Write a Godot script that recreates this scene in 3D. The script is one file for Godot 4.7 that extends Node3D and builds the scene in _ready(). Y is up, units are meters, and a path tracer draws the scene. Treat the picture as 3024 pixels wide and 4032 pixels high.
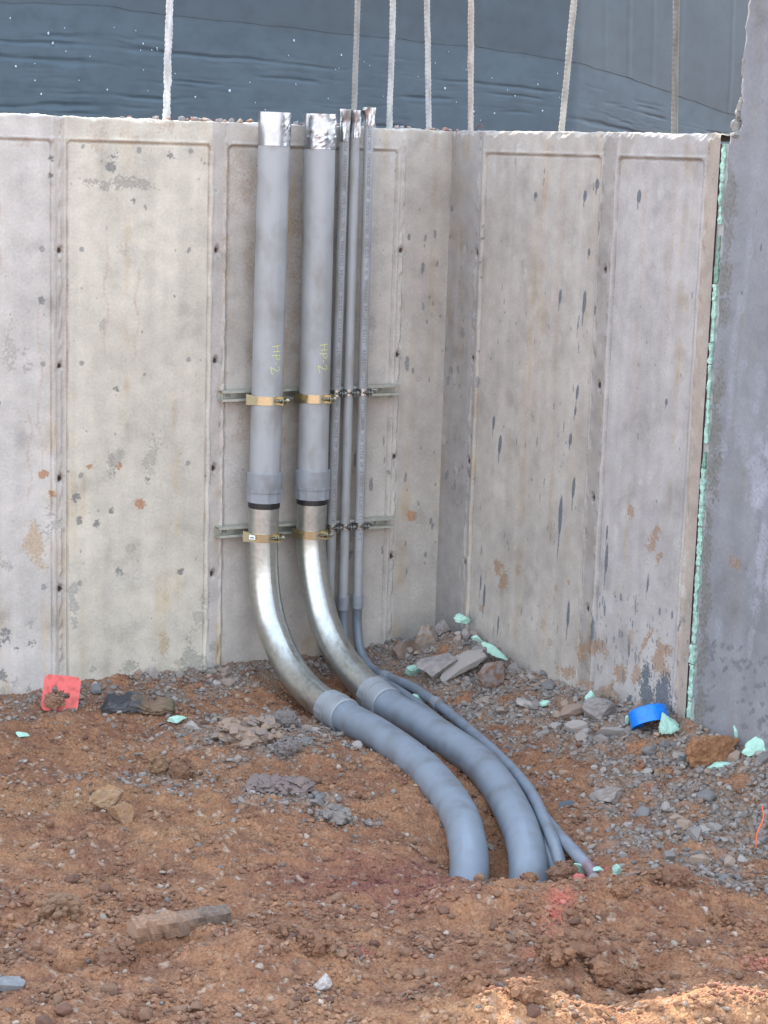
extends Node3D
# y up, metres. The wall corner stands at CORNER; the left wall runs along DL, the right wall along DR.
const CORNER := Vector3(0.223, 0.0, -7.557)
const DL := Vector3(-0.8525, 0.0, 0.5227)
const DR := Vector3(0.5227, 0.0, 0.8525)
const WALL_TOP := 2.086
var rng := RandomNumberGenerator.new()
var used_names := {}
var na := FastNoiseLite.new()
var nb := FastNoiseLite.new()
var nc := FastNoiseLite.new()
var nd := FastNoiseLite.new()
var M := {}
var rocks := []
var clods := []
var chips := []
var none_call: Callable

# ------------------------------------------------------------------ helpers
func numbered(called: String) -> String:
	if not used_names.has(called):
		used_names[called] = 0
		return called
	used_names[called] += 1
	return "%s_%03d" % [called, used_names[called]]

func tag(o: Node, label: String, category: String, group := "") -> void:
	o.set_meta("label", label)
	o.set_meta("category", category)
	if group != "":
		o.set_meta("group", group)

func thing(called: String, label: String, category: String, at := Vector3.ZERO, group := "") -> Node3D:
	var o := Node3D.new()
	o.name = numbered(called)
	add_child(o)
	o.position = at
	tag(o, label, category, group)
	return o

func part(called: String, mesh: Mesh, mat: Material, parent: Node3D, xf := Transform3D.IDENTITY) -> MeshInstance3D:
	var o := MeshInstance3D.new()
	o.name = called if parent != self else numbered(called)
	o.mesh = mesh
	o.material_override = mat
	o.transform = xf
	o.cast_shadow = GeometryInstance3D.SHADOW_CASTING_SETTING_ON
	parent.add_child(o, true)
	return o

func lp(t: float, y: float, out: float) -> Vector3:
	return CORNER + DL * t + DR * out + Vector3(0, y, 0)

func rp(t: float, y: float, out: float) -> Vector3:
	return CORNER + DR * t + DL * out + Vector3(0, y, 0)

func sstep(a: float, b: float, x: float) -> float:
	var t := clampf((x - a) / (b - a), 0.0, 1.0)
	return t * t * (3.0 - 2.0 * t)

func mk_grid(pos: PackedVector3Array, uv: PackedVector2Array, col: PackedColorArray, nu: int, nv: int, flip: bool) -> ArrayMesh:
	# a sheet of nu by nv points with normals taken across its neighbours
	var nrm := PackedVector3Array()
	nrm.resize(pos.size())
	var sg := 1.0 if flip else -1.0
	for v in nv:
		var up := mini(v + 1, nv - 1) * nu
		var dn := maxi(v - 1, 0) * nu
		var row := v * nu
		for u in nu:
			nrm[row + u] = ((pos[up + u] - pos[dn + u]).cross(pos[row + mini(u + 1, nu - 1)] - pos[row + maxi(u - 1, 0)]) * sg).normalized()
	var a := []
	a.resize(Mesh.ARRAY_MAX)
	a[Mesh.ARRAY_VERTEX] = pos
	a[Mesh.ARRAY_NORMAL] = nrm
	if uv.size() > 0:
		a[Mesh.ARRAY_TEX_UV] = uv
	if col.size() > 0:
		a[Mesh.ARRAY_COLOR] = col
	a[Mesh.ARRAY_INDEX] = grid_idx(nu, nv, flip)
	var m := ArrayMesh.new()
	m.add_surface_from_arrays(Mesh.PRIMITIVE_TRIANGLES, a)
	return m

func mk(pos: PackedVector3Array, uv: PackedVector2Array, col: PackedColorArray, idx: PackedInt32Array, smooth := true) -> ArrayMesh:
	var a := []
	a.resize(Mesh.ARRAY_MAX)
	a[Mesh.ARRAY_VERTEX] = pos
	if uv.size() > 0:
		a[Mesh.ARRAY_TEX_UV] = uv
	if col.size() > 0:
		a[Mesh.ARRAY_COLOR] = col
	a[Mesh.ARRAY_INDEX] = idx
	if smooth:
		var nrm := PackedVector3Array()
		nrm.resize(pos.size())
		for k in range(0, idx.size(), 3):
			var i0 := idx[k]
			var i1 := idx[k + 1]
			var i2 := idx[k + 2]
			var n := (pos[i2] - pos[i0]).cross(pos[i1] - pos[i0])
			nrm[i0] += n
			nrm[i1] += n
			nrm[i2] += n
		for k in nrm.size():
			nrm[k] = nrm[k].normalized()
		a[Mesh.ARRAY_NORMAL] = nrm
	var m := ArrayMesh.new()
	m.add_surface_from_arrays(Mesh.PRIMITIVE_TRIANGLES, a)
	if smooth:
		return m
	var st2 := SurfaceTool.new()
	st2.begin(Mesh.PRIMITIVE_TRIANGLES)
	for k in range(0, idx.size(), 3):
		var p0 := pos[idx[k]]
		var p1 := pos[idx[k + 1]]
		var p2 := pos[idx[k + 2]]
		var n := (p2 - p0).cross(p1 - p0).normalized()
		for j in 3:
			st2.set_normal(n)
			if uv.size() > 0:
				st2.set_uv(uv[idx[k + j]])
			if col.size() > 0:
				st2.set_color(col[idx[k + j]])
			st2.add_vertex(pos[idx[k + j]])
	return st2.commit()

func grid_idx(nu: int, nv: int, flip: bool) -> PackedInt32Array:
	# vertex k = v * nu + u
	var idx := PackedInt32Array()
	idx.resize((nu - 1) * (nv - 1) * 6)
	var k := 0
	for v in nv - 1:
		for u in nu - 1:
			var a := v * nu + u
			var b := a + 1
			var c := a + nu
			var d := c + 1
			if flip:
				idx[k] = a; idx[k + 1] = d; idx[k + 2] = c
				idx[k + 3] = a; idx[k + 4] = b; idx[k + 5] = d
			else:
				idx[k] = a; idx[k + 1] = c; idx[k + 2] = d
				idx[k + 3] = a; idx[k + 4] = d; idx[k + 5] = b
			k += 6
	return idx

func box(st: SurfaceTool, size: Vector3, xf: Transform3D) -> void:
	var b := BoxMesh.new()
	b.size = size
	st.append_from(b, 0, xf)

func cyl(st: SurfaceTool, r: float, h: float, xf: Transform3D, sides := 20, r2 := -1.0) -> void:
	var b := CylinderMesh.new()
	b.bottom_radius = r
	b.top_radius = r if r2 < 0.0 else r2
	b.height = h
	b.radial_segments = sides
	b.rings = 1
	st.append_from(b, 0, xf)

func newst() -> SurfaceTool:
	var st := SurfaceTool.new()
	st.begin(Mesh.PRIMITIVE_TRIANGLES)
	return st

func basis_up(up: Vector3) -> Basis:
	var u := up.normalized()
	var x := u.cross(Vector3(0.31, 0.2, 0.93)).normalized()
	return Basis(x, u, x.cross(u))

# a tube along a list of points; rad(s, ang) gives the radius, colour(s, ang) the vertex colour
func tube(pts: PackedVector3Array, sides: int, rad: Callable, colour: Callable = none_call, caps := true, ref := DR, s0 := 0.0) -> ArrayMesh:
	var n := pts.size()
	var pos := PackedVector3Array()
	var uv := PackedVector2Array()
	var col := PackedColorArray()
	var idx := PackedInt32Array()
	var s := s0
	var nrm := ref
	for i in n:
		var tan := (pts[mini(i + 1, n - 1)] - pts[maxi(i - 1, 0)]).normalized()
		if i > 0:
			s += pts[i].distance_to(pts[i - 1])
		nrm = (nrm - tan * nrm.dot(tan)).normalized()
		var bi := tan.cross(nrm)
		for k in sides + 1:
			var a := TAU * k / sides
			var r: float = rad.call(s, a if k < sides else 0.0)
			pos.append(pts[i] + (nrm * cos(a) + bi * sin(a)) * r)
			uv.append(Vector2(float(k) / sides, s))
			if colour.is_valid():
				col.append(colour.call(s, a if k < sides else 0.0))
	idx = grid_idx(sides + 1, n, false)
	if caps:
		for e in [0, n - 1]:
			var c := pos.size()
			pos.append(pts[e])
			uv.append(Vector2(0.5, 0.0))
			if colour.is_valid():
				col.append(colour.call(s0 if e == 0 else s, 0.0))
			var base := c + 1
			for k in sides + 1:
				pos.append(pos[e * (sides + 1) + k])
				uv.append(uv[e * (sides + 1) + k])
				if colour.is_valid():
					col.append(col[e * (sides + 1) + k])
			for k in sides:
				if e == 0:
					idx.append_array([c, base + k, base + k + 1])
				else:
					idx.append_array([c, base + k + 1, base + k])
	# make the normals point outwards
	var m := mk(pos, uv, col, idx)
	return m

func curve_points(pts: Array, step: float) -> PackedVector3Array:
	var c := Curve3D.new()
	c.bake_interval = 0.004
	for i in pts.size():
		var h := Vector3.ZERO
		var a: Vector3 = pts[maxi(i - 1, 0)]
		var b: Vector3 = pts[mini(i + 1, pts.size() - 1)]
		var p: Vector3 = pts[i]
		var d := (b - a).normalized()
		c.add_point(p, -d * p.distance_to(a) / 3.0, d * p.distance_to(b) / 3.0)
	var n := int(ceil(c.get_baked_length() / step))
	var out := PackedVector3Array()
	for i in n + 1:
		out.append(c.sample_baked(c.get_baked_length() * i / n, true))
	return out

func slice_path(pts: PackedVector3Array, s0: float, s1: float) -> PackedVector3Array:
	# the stretch of a path between two lengths along it
	var out := PackedVector3Array()
	var s := 0.0
	for i in pts.size():
		if i > 0:
			var l := pts[i].distance_to(pts[i - 1])
			if s < s0 and s + l > s0:
				out.append(pts[i - 1].lerp(pts[i], (s0 - s) / l))
			if s < s1 and s + l > s1:
				if s > s0:
					out.append(pts[i - 1])
				out.append(pts[i - 1].lerp(pts[i], (s1 - s) / l))
				return out
			if s >= s0:
				out.append(pts[i - 1])
			s += l
	out.append(pts[pts.size() - 1])
	return out

func dist_at(pts: PackedVector3Array, q: Vector3) -> float:
	var s := 0.0
	var best := 1e9
	var bs := 0.0
	for i in pts.size():
		if i > 0:
			s += pts[i].distance_to(pts[i - 1])
		var d := pts[i].distance_to(q)
		if d < best:
			best = d
			bs = s
	return bs

# ------------------------------------------------------------------ materials
func noise(type: int, freq: float, octaves: int, seedv: int) -> FastNoiseLite:
	var n := FastNoiseLite.new()
	n.noise_type = type
	n.frequency = freq
	n.fractal_type = FastNoiseLite.FRACTAL_FBM if octaves > 1 else FastNoiseLite.FRACTAL_NONE
	n.fractal_octaves = octaves
	n.seed = seedv
	return n

func noise_bytes(w: int, h: int, freq: float, octaves: int, seedv: int, sx := 1, sy := 1) -> PackedByteArray:
	# tileless noise, stretched by sx, sy
	var n := noise(FastNoiseLite.TYPE_SIMPLEX_SMOOTH, freq, octaves, seedv)
	var im := n.get_image(maxi(w / sx, 2), maxi(h / sy, 2), false, false, true)
	im.convert(Image.FORMAT_L8)
	if im.get_width() != w or im.get_height() != h:
		im.resize(w, h, Image.INTERPOLATE_CUBIC)
	return im.get_data()

func ramp_tex(size: int, freq: float, octaves: int, seedv: int, c0: Color, c1: Color, c2: Color) -> NoiseTexture2D:
	var t := NoiseTexture2D.new()
	t.width = size
	t.height = size
	t.seamless = true
	t.noise = noise(FastNoiseLite.TYPE_SIMPLEX_SMOOTH, freq, octaves, seedv)
	var g := Gradient.new()
	g.offsets = PackedFloat32Array([0.0, 0.5, 1.0])
	g.colors = PackedColorArray([c0, c1, c2])
	t.color_ramp = g
	return t

func normal_tex(size: int, freq: float, octaves: int, seedv: int, strength: float) -> NoiseTexture2D:
	var t := NoiseTexture2D.new()
	t.width = size
	t.height = size
	t.seamless = true
	t.as_normal_map = true
	t.bump_strength = strength
	t.noise = noise(FastNoiseLite.TYPE_SIMPLEX_SMOOTH, freq, octaves, seedv)
	return t

func mat(c: Color, rough: float, metal := 0.0) -> StandardMaterial3D:
	var m := StandardMaterial3D.new()
	m.albedo_color = c
	m.roughness = rough
	m.metallic = metal
	return m

func make_materials() -> void:
	var grain := ramp_tex(512, 0.05, 5, 11, Color(0.62, 0.60, 0.58), Color(0.86, 0.85, 0.84), Color(1, 1, 1))
	var grain_n := normal_tex(512, 0.045, 5, 12, 6.0)
	# stone, soil and crumbs: the colour comes with each piece, the texture adds grain
	var s := mat(Color.WHITE, 0.95)
	s.vertex_color_use_as_albedo = true
	s.albedo_texture = grain
	s.normal_enabled = true
	s.normal_texture = grain_n
	s.normal_scale = 1.2
	s.uv1_triplanar = true
	s.uv1_scale = Vector3(1.7, 1.7, 1.7)
	M.stone = s
	var e := mat(Color.WHITE, 0.97)
	e.vertex_color_use_as_albedo = true
	e.albedo_texture = ramp_tex(1024, 0.035, 6, 21, Color(0.56, 0.47, 0.40), Color(0.90, 0.85, 0.79), Color(1, 0.99, 0.96))
	e.normal_enabled = true
	e.normal_texture = normal_tex(1024, 0.05, 6, 22, 10.0)
	e.normal_scale = 1.6
	e.uv1_triplanar = true
	e.uv1_world_triplanar = true
	e.uv1_scale = Vector3(2.2, 2.2, 2.2)
	M.soil = e
	var p := mat(Color(0.595, 0.595, 0.60), 0.42)
	p.albedo_texture = ramp_tex(512, 0.012, 5, 31, Color(0.80, 0.77, 0.73), Color(0.96, 0.96, 0.955), Color(1, 1, 1))
	p.uv1_triplanar = true
	p.uv1_world_triplanar = true
	p.uv1_scale = Vector3(1.3, 0.7, 1.3)
	M.pvc = p
	var pv := mat(Color(0.47, 0.495, 0.53), 0.42)  # bluer, darker base carries reflected sky; soil smears come from vertex colours
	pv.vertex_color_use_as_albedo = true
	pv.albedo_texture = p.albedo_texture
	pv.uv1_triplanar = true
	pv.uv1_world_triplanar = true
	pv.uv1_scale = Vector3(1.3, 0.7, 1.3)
	M.pvc_dusty_sky_tint = pv
	var pf := mat(Color(0.535, 0.545, 0.565), 0.40)
	pf.albedo_texture = p.albedo_texture
	pf.uv1_triplanar = true
	pf.uv1_scale = Vector3(1.3, 1.3, 1.3)
	M.fitting = pf
	var z := mat(Color(0.76, 0.76, 0.72), 0.42, 0.65)
	z.albedo_texture = ramp_tex(512, 0.03, 4, 41, Color(0.84, 0.84, 0.83), Color(0.94, 0.94, 0.93), Color(1, 1, 1))
	z.uv1_triplanar = true
	z.uv1_world_triplanar = true
	z.uv1_scale = Vector3(2.5, 2.5, 2.5)
	M.zinc = z
	var y := mat(Color(0.85, 0.82, 0.70), 0.24, 1.0)
	M.yellow_zinc = y
	M.bright_zinc = mat(Color(0.78, 0.79, 0.80), 0.24, 1.0)
	M.bolt = mat(Color(0.55, 0.54, 0.50), 0.35, 1.0)
	M.black = mat(Color(0.10, 0.10, 0.11), 0.45)
	M.ink = mat(Color(0.36, 0.36, 0.38), 0.8)
	M.yellow_ink = mat(Color(0.78, 0.78, 0.45), 0.8)
	var f := mat(Color(0.66, 0.67, 0.69), 0.30, 1.0)
	f.normal_enabled = true
	f.normal_texture = normal_tex(256, 0.02, 4, 51, 5.0)
	f.normal_scale = 0.05
	f.uv1_triplanar = true
	f.uv1_scale = Vector3(7, 3, 7)
	M.foil = f
	var rp_dust := ramp_tex(256, 0.03, 5, 65, Color(0.82, 0.74, 0.62), Color(0.98, 0.97, 0.96), Color(1, 1, 1))
	var fo := mat(Color(0.685, 0.81, 0.75), 0.9)
	fo.vertex_color_use_as_albedo = true
	fo.albedo_texture = ramp_tex(256, 0.03, 5, 61, Color(0.72, 0.74, 0.72), Color(0.94, 0.95, 0.94), Color(1, 1, 1))
	fo.uv1_triplanar = true
	fo.uv1_scale = Vector3(6, 6, 6)
	M.foam = fo
	var bl := mat(Color(0.04, 0.46, 0.86), 0.4)
	bl.albedo_texture = rp_dust
	bl.uv1_triplanar = true
	bl.uv1_scale = Vector3(6, 6, 6)
	M.blue = bl
	var rp_ := mat(Color(0.78, 0.33, 0.31), 0.55)
	rp_.albedo_texture = ramp_tex(256, 0.02, 5, 71, Color(0.80, 0.72, 0.66), Color(0.97, 0.95, 0.94), Color(1, 1, 1))
	rp_.uv1_triplanar = true
	rp_.uv1_scale = Vector3(5, 5, 5)
	M.red_plastic = rp_
	var cl := mat(Color.WHITE, 0.95)
	cl.vertex_color_use_as_albedo = true
	cl.albedo_texture = ramp_tex(256, 0.08, 4, 81, Color(0.7, 0.68, 0.66), Color(0.9, 0.9, 0.9), Color(1, 1, 1))
	cl.uv1_triplanar = true
	cl.uv1_scale = Vector3(8, 8, 8)
	M.cloth = cl
	var rb := mat(Color.WHITE, 0.75)
	rb.vertex_color_use_as_albedo = true
	M.rebar = rb
	var sh := mat(Color(0.225, 0.29, 0.33), 0.55)
	sh.vertex_color_use_as_albedo = true
	sh.albedo_texture = ramp_tex(512, 0.02, 5, 91, Color(0.80, 0.82, 0.84), Color(0.95, 0.96, 0.97), Color(1, 1, 1))
	sh.uv1_triplanar = true
	sh.uv1_world_triplanar = true
	sh.uv1_scale = Vector3(0.9, 0.9, 0.9)
	M.sheet = sh
	M.orange_wire = mat(Color(0.85, 0.36, 0.22), 0.6)
	M.wire = mat(Color(0.40, 0.25, 0.18), 0.8)
	M.core = mat(Color(0.60, 0.59, 0.57), 0.95)
	var ti := mat(Color.WHITE, 0.95)
	ti.vertex_color_use_as_albedo = true
	ti.albedo_texture = grain
	ti.uv1_triplanar = true
	ti.uv1_scale = Vector3(3, 12, 3)
	M.timber = ti

# concrete with its stains: t runs along the wall, y up
func concrete_tex(w: int, h: int, t1: float, y0: float, y1: float, base: Color, panels: Array, stamps: Array, seedv: int, rust: float) -> ImageTexture:
	var big := noise_bytes(w, h, 0.006, 4, seedv)
	var mid := noise_bytes(w, h, 0.03, 5, seedv + 1)
	var fine := noise_bytes(w, h, 0.2, 3, seedv + 2)
	var streak := noise_bytes(w, h, 0.035, 4, seedv + 3, 1, 24)
	var rusty := noise_bytes(w, h, 0.022, 4, seedv + 4, 1, 20)
	var blot := noise_bytes(w, h, 0.012, 5, seedv + 5)
	var d := PackedByteArray()
	d.resize(w * h * 3)
	var tint := []
	for x in w:
		var t := t1 * x / w
		var c := base
		for q in panels:
			if t >= q[0] and t < q[1]:
				c = q[2]
		tint.append(c)
	var br: float
	var k := 0
	for y in h:
		for x in w:
			var i := y * w + x
			var l := 1.0 + 0.11 * (big[i] / 255.0 - 0.5) + 0.10 * (mid[i] / 255.0 - 0.5) + 0.09 * (fine[i] / 255.0 - 0.5) + 0.07 * (streak[i] / 255.0 - 0.5)
			var rr := clampf((rusty[i] / 255.0 - 0.62) * 3.0, 0.0, 1.0) * clampf((blot[i] / 255.0 - 0.35) * 2.5, 0.0, 1.0) * rust
			var da := clampf((blot[i] / 255.0 - 0.68) * 3.0, 0.0, 1.0) * 0.10
			br = l - da
			var c: Color = tint[x]
			d[k] = clampi(int(255.0 * c.r * br * (1.0 - 0.02 * rr)), 0, 255)
			d[k + 1] = clampi(int(255.0 * c.g * br * (1.0 - 0.09 * rr)), 0, 255)
			d[k + 2] = clampi(int(255.0 * c.b * br * (1.0 - 0.20 * rr)), 0, 255)
			k += 3
	# stamps: [t, y, half width, half height, turn, colour, strength, raggedness]
	for q in stamps:
		var cx := float(q[0]) / t1 * w
		var cy := (y1 - float(q[1])) / (y1 - y0) * h
		var rx := float(q[2]) / t1 * w
		var ry := float(q[3]) / (y1 - y0) * h
		var ca := cos(float(q[4]))
		var sa := sin(float(q[4]))
		var col: Color = q[5]
		var rm := int(ceil(maxf(rx, ry) * 1.5)) + 1
		for yy in range(maxi(0, int(cy) - rm), mini(h, int(cy) + rm)):
			for xx in range(maxi(0, int(cx) - rm), mini(w, int(cx) + rm)):
				var dx := xx - cx
				var dy := yy - cy
				var u := (dx * ca + dy * sa) / rx
				var v := (-dx * sa + dy * ca) / ry
				var i := yy * w + xx
				var e := u * u + v * v + float(q[7]) * ((mid[i] / 255.0 - 0.5) * 2.4 + (fine[i] / 255.0 - 0.5) * 1.6)
				if e < 1.0:
					var s := clampf((1.0 - e) * 3.0, 0.0, 1.0) * float(q[6])
					var o := i * 3
					var g := 0.85 + 0.3 * fine[i] / 255.0
					d[o] = clampi(int(lerpf(d[o], 255.0 * col.r * g, s)), 0, 255)
					d[o + 1] = clampi(int(lerpf(d[o + 1], 255.0 * col.g * g, s)), 0, 255)
					d[o + 2] = clampi(int(lerpf(d[o + 2], 255.0 * col.b * g, s)), 0, 255)
	var im := Image.create_from_data(w, h, false, Image.FORMAT_RGB8, d)
	return ImageTexture.create_from_image(im)

func concrete_mat(tex: Texture2D) -> StandardMaterial3D:
	var m := mat(Color.WHITE, 0.9)
	m.albedo_texture = tex
	m.texture_repeat = false
	var nm := noise(FastNoiseLite.TYPE_SIMPLEX_SMOOTH, 0.12, 4, 77).get_image(1024, 1024, false, false, true)
	nm.convert(Image.FORMAT_RGBA8)
	nm.bump_map_to_normal_map(2.0)
	m.normal_enabled = true
	m.normal_texture = ImageTexture.create_from_image(nm)
	m.normal_scale = 0.10
	return m

# ------------------------------------------------------------------ stones
func ico(sub: int) -> Array:
	var ph := (1.0 + sqrt(5.0)) / 2.0
	var v := [Vector3(-1, ph, 0), Vector3(1, ph, 0), Vector3(-1, -ph, 0), Vector3(1, -ph, 0), Vector3(0, -1, ph), Vector3(0, 1, ph), Vector3(0, -1, -ph), Vector3(0, 1, -ph), Vector3(ph, 0, -1), Vector3(ph, 0, 1), Vector3(-ph, 0, -1), Vector3(-ph, 0, 1)]
	for i in v.size():
		v[i] = v[i].normalized()
	var f := [0, 11, 5, 0, 5, 1, 0, 1, 7, 0, 7, 10, 0, 10, 11, 1, 5, 9, 5, 11, 4, 11, 10, 2, 10, 7, 6, 7, 1, 8, 3, 9, 4, 3, 4, 2, 3, 2, 6, 3, 6, 8, 3, 8, 9, 4, 9, 5, 2, 4, 11, 6, 2, 10, 8, 6, 7, 9, 8, 1]
	for s in sub:
		var mids := {}
		var g := []
		for k in range(0, f.size(), 3):
			var t := [f[k], f[k + 1], f[k + 2]]
			var m := []
			for j in 3:
				var a: int = t[j]
				var b: int = t[(j + 1) % 3]
				var key := mini(a, b) * 100000 + maxi(a, b)
				if not mids.has(key):
					mids[key] = v.size()
					v.append(((v[a] + v[b]) * 0.5).normalized())
				m.append(mids[key])
			g.append_array([t[0], m[0], m[2], t[1], m[1], m[0], t[2], m[2], m[1], m[0], m[1], m[2]])
		f = g
	return [v, f]

var ico_cache := {}
func rock_mesh(seedv: int, sub: int, cuts: int, rough: float, tone := Color(1, 1, 1), tone2 := Color(1, 1, 1), flat := true) -> ArrayMesh:
	if not ico_cache.has(sub):
		ico_cache[sub] = ico(sub)
	var r := RandomNumberGenerator.new()
	r.seed = seedv
	var planes := []
	for k in cuts:
		var n := Vector3(r.randfn(), r.randfn(), r.randfn()).normalized()
		planes.append([n, r.randf_range(0.42, 0.78)])
	var nz := noise(FastNoiseLite.TYPE_SIMPLEX_SMOOTH, 1.3, 4, seedv)
	var src: Array = ico_cache[sub][0]
	var pos := PackedVector3Array()
	var col := PackedColorArray()
	for p0 in src:
		var p: Vector3 = p0
		p *= 1.0 + 0.25 * nz.get_noise_3dv(p * 0.7)
		for q in planes:
			var e: float = p.dot(q[0]) - q[1]
			if e > 0.0:
				p -= q[0] * e * 0.95
		p *= 1.0 + rough * (0.8 * nz.get_noise_3dv(p * 1.6 + Vector3(7, 3, 1)) + 0.22 * nz.get_noise_3dv(p * 4.5 + Vector3(2, 8, 5)))
		pos.append(p)
		var w := clampf(0.5 + 1.6 * nz.get_noise_3dv(p0 * 1.5 + Vector3(1, 9, 4)), 0.0, 1.0)
		col.append(tone.lerp(tone2, w))
	var idx := PackedInt32Array()
	var f: Array = ico_cache[sub][1]
	for k in range(0, f.size(), 3):
		idx.append_array([f[k], f[k + 2], f[k + 1]])
	return mk(pos, PackedVector2Array(), col, idx, not flat)

# a clod: crumbs pressed together round a core
func clump_mesh(seedv: int, crumbs: int, tone: Color, tone2: Color, size := Vector3.ONE) -> ArrayMesh:
	var r := RandomNumberGenerator.new()
	r.seed = seedv
	var st := newst()
	st.append_from(rock_mesh(seedv, 3, 3, 0.3, tone, tone2, true), 0, Transform3D(Basis().scaled(Vector3(0.82, 0.82, 0.82)), Vector3.ZERO))
	var bits := []
	for k in 5:
		bits.append(rock_mesh(seedv + 10 + k, 2, 5, 0.25, tone.lerp(tone2, r.randf()), tone2.lerp(tone, r.randf()), true))
	for k in crumbs:
		var d := Vector3(r.randfn(), r.randfn() * 0.8 + 0.25, r.randfn()).normalized()
		var s := r.randf_range(0.07, 0.30) * (1.0 if k % 4 == 0 else 0.6)
		var b := Basis.from_euler(Vector3(r.randf() * TAU, r.randf() * TAU, 0)).scaled_local(Vector3(s, s * r.randf_range(0.6, 1.0), s)).scaled(Vector3(1.0, size.x / size.y * 0.8, size.x / size.z))
		st.append_from(bits[k % 5], 0, Transform3D(b, d * r.randf_range(0.68, 0.92)))
	return st.commit()

# ------------------------------------------------------------------ the ground
func ab(x: float, z: float) -> Vector2:
	var p := Vector3(x, 0, z) - CORNER
	return Vector2(p.dot(DL), p.dot(DR))

func seg_d2(p: Vector2, a: Vector2, b: Vector2) -> float:
	var ab_ := b - a
	var t := clampf((p - a).dot(ab_) / ab_.length_squared(), 0.0, 1.0)
	return p.distance_squared_to(a + ab_ * t)

func bump(x: float, z: float, cx: float, cz: float, rx: float, rz: float) -> float:
	var u := (x - cx) / rx
	var v := (z - cz) / rz
	var e := u * u + v * v
	return exp(-e) if e < 9.0 else 0.0

func ground_low(x: float, z: float) -> float:
	var q := ab(x, z)
	var a := q.x
	var b := q.y
	var h := 0.0
	h += 0.040 * exp(-maxf(b, 0.0) / 0.20) * sstep(0.1, 0.5, a)
	h += 0.11 * bump(a, b, 0.09, 0.32, 0.19, 0.34)
	h += lerpf(0.02, 0.125, sstep(0.3, 1.6, b)) * exp(-maxf(a, 0.0) / 0.24) * sstep(0.05, 0.3, b)
	# hollow that the conduits lie in
	var p := Vector2(x, z)
	var d2 := minf(minf(seg_d2(p, Vector2(-0.20, -6.75), Vector2(0.15, -6.25)), seg_d2(p, Vector2(0.15, -6.25), Vector2(0.38, -5.75))), minf(seg_d2(p, Vector2(0.38, -5.75), Vector2(0.45, -5.3)), seg_d2(p, Vector2(0.0, -7.1), Vector2(0.4, -6.1))))
	h -= 0.036 * exp(-d2 / (0.17 * 0.17))
	h -= 0.15 * bump(x, z, 0.38, -5.24, 0.17, 0.14)
	h -= 0.06 * bump(x, z, 0.36, -5.42, 0.06, 0.25)
	h -= 0.05 * bump(x, z, 0.20, -5.45, 0.12, 0.2)
	# bank in front of the place where they go under
	var crest := (0.050 + 0.022 * sstep(0.28, 0.62, x) - 0.05 * sstep(0.75, 1.1, x)) * sstep(0.08, 0.24, x)
	h += crest * exp(-pow((z + 4.85) / 0.13, 2.0))
	h += 0.02 * sstep(-4.9, -4.6, z)
	# left: low swells
	h += 0.03 * bump(x, z, -0.42, -6.2, 0.3, 0.18)
	h += 0.025 * bump(x, z, -0.75, -5.6, 0.3, 0.25)
	h += 0.045 * bump(x, z, -0.24, -4.42, 0.22, 0.16)
	h += 0.03 * bump(x, z, -0.62, -4.78, 0.35, 0.12)
	# crack beside the half buried slab
	h -= 0.06 * exp(-seg_d2(p, Vector2(-0.74, -4.36), Vector2(-0.46, -4.52)) / (0.035 * 0.035))
	# lower right: lumps and a hole
	h += 0.075 * bump(x, z, 0.30, -4.10, 0.22, 0.12)
	h -= 0.085 * bump(x, z, 0.64, -4.45, 0.10, 0.12)
	h += 0.05 * bump(x, z, 0.49, -4.40, 0.10, 0.10)
	h += 0.095 * bump(x, z, 0.85, -4.08, 0.26, 0.15)
	h -= 0.03 * bump(x, z, 0.52, -4.22, 0.10, 0.06)
	return h

func ground_y(x: float, z: float) -> float:
	var h := ground_low(x, z)
	h += 0.020 * na.get_noise_2d(x, z)
	var r1 := nb.get_noise_2d(x, z)
	h += 0.013 * r1
	h += 0.013 * absf(nc.get_noise_2d(x, z)) * (0.6 + r1)
	h += 0.0055 * nd.get_noise_2d(x, z)
	return h

func rubble(x: float, z: float) -> float:
	var q := ab(x, z)
	if q.x < 0.0 or q.y < 0.0:
		return 0.0
	var w := 0.0
	w = maxf(w, exp(-pow(q.x / 0.40, 2.0)) * sstep(0.0, 0.15, q.y))
	w = maxf(w, 0.9 * exp(-pow(q.y / 0.26, 2.0)) * (1.0 - 0.5 * sstep(1.1, 1.5, q.x)))
	w = maxf(w, 0.8 * bump(x, z, -0.38, -6.28, 0.30, 0.28))
	w = maxf(w, 0.8 * bump(x, z, 0.30, -6.75, 0.30, 0.40))
	w = maxf(w, 0.75 * bump(x, z, 1.0, -5.45, 0.32, 0.45))
	w = maxf(w, 0.45 * bump(x, z, -0.28, -5.65, 0.22, 0.14))
	w = maxf(w, 0.4 * bump(x, z, -0.12, -5.45, 0.12, 0.12))
	w = maxf(w, 0.3 * bump(x, z, -0.7, -5.75, 0.3, 0.15))
	return clampf(w * (0.75 + 1.1 * na.get_noise_2d(x * 2.3 + 9.0, z * 2.3)), 0.0, 1.0)

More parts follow.
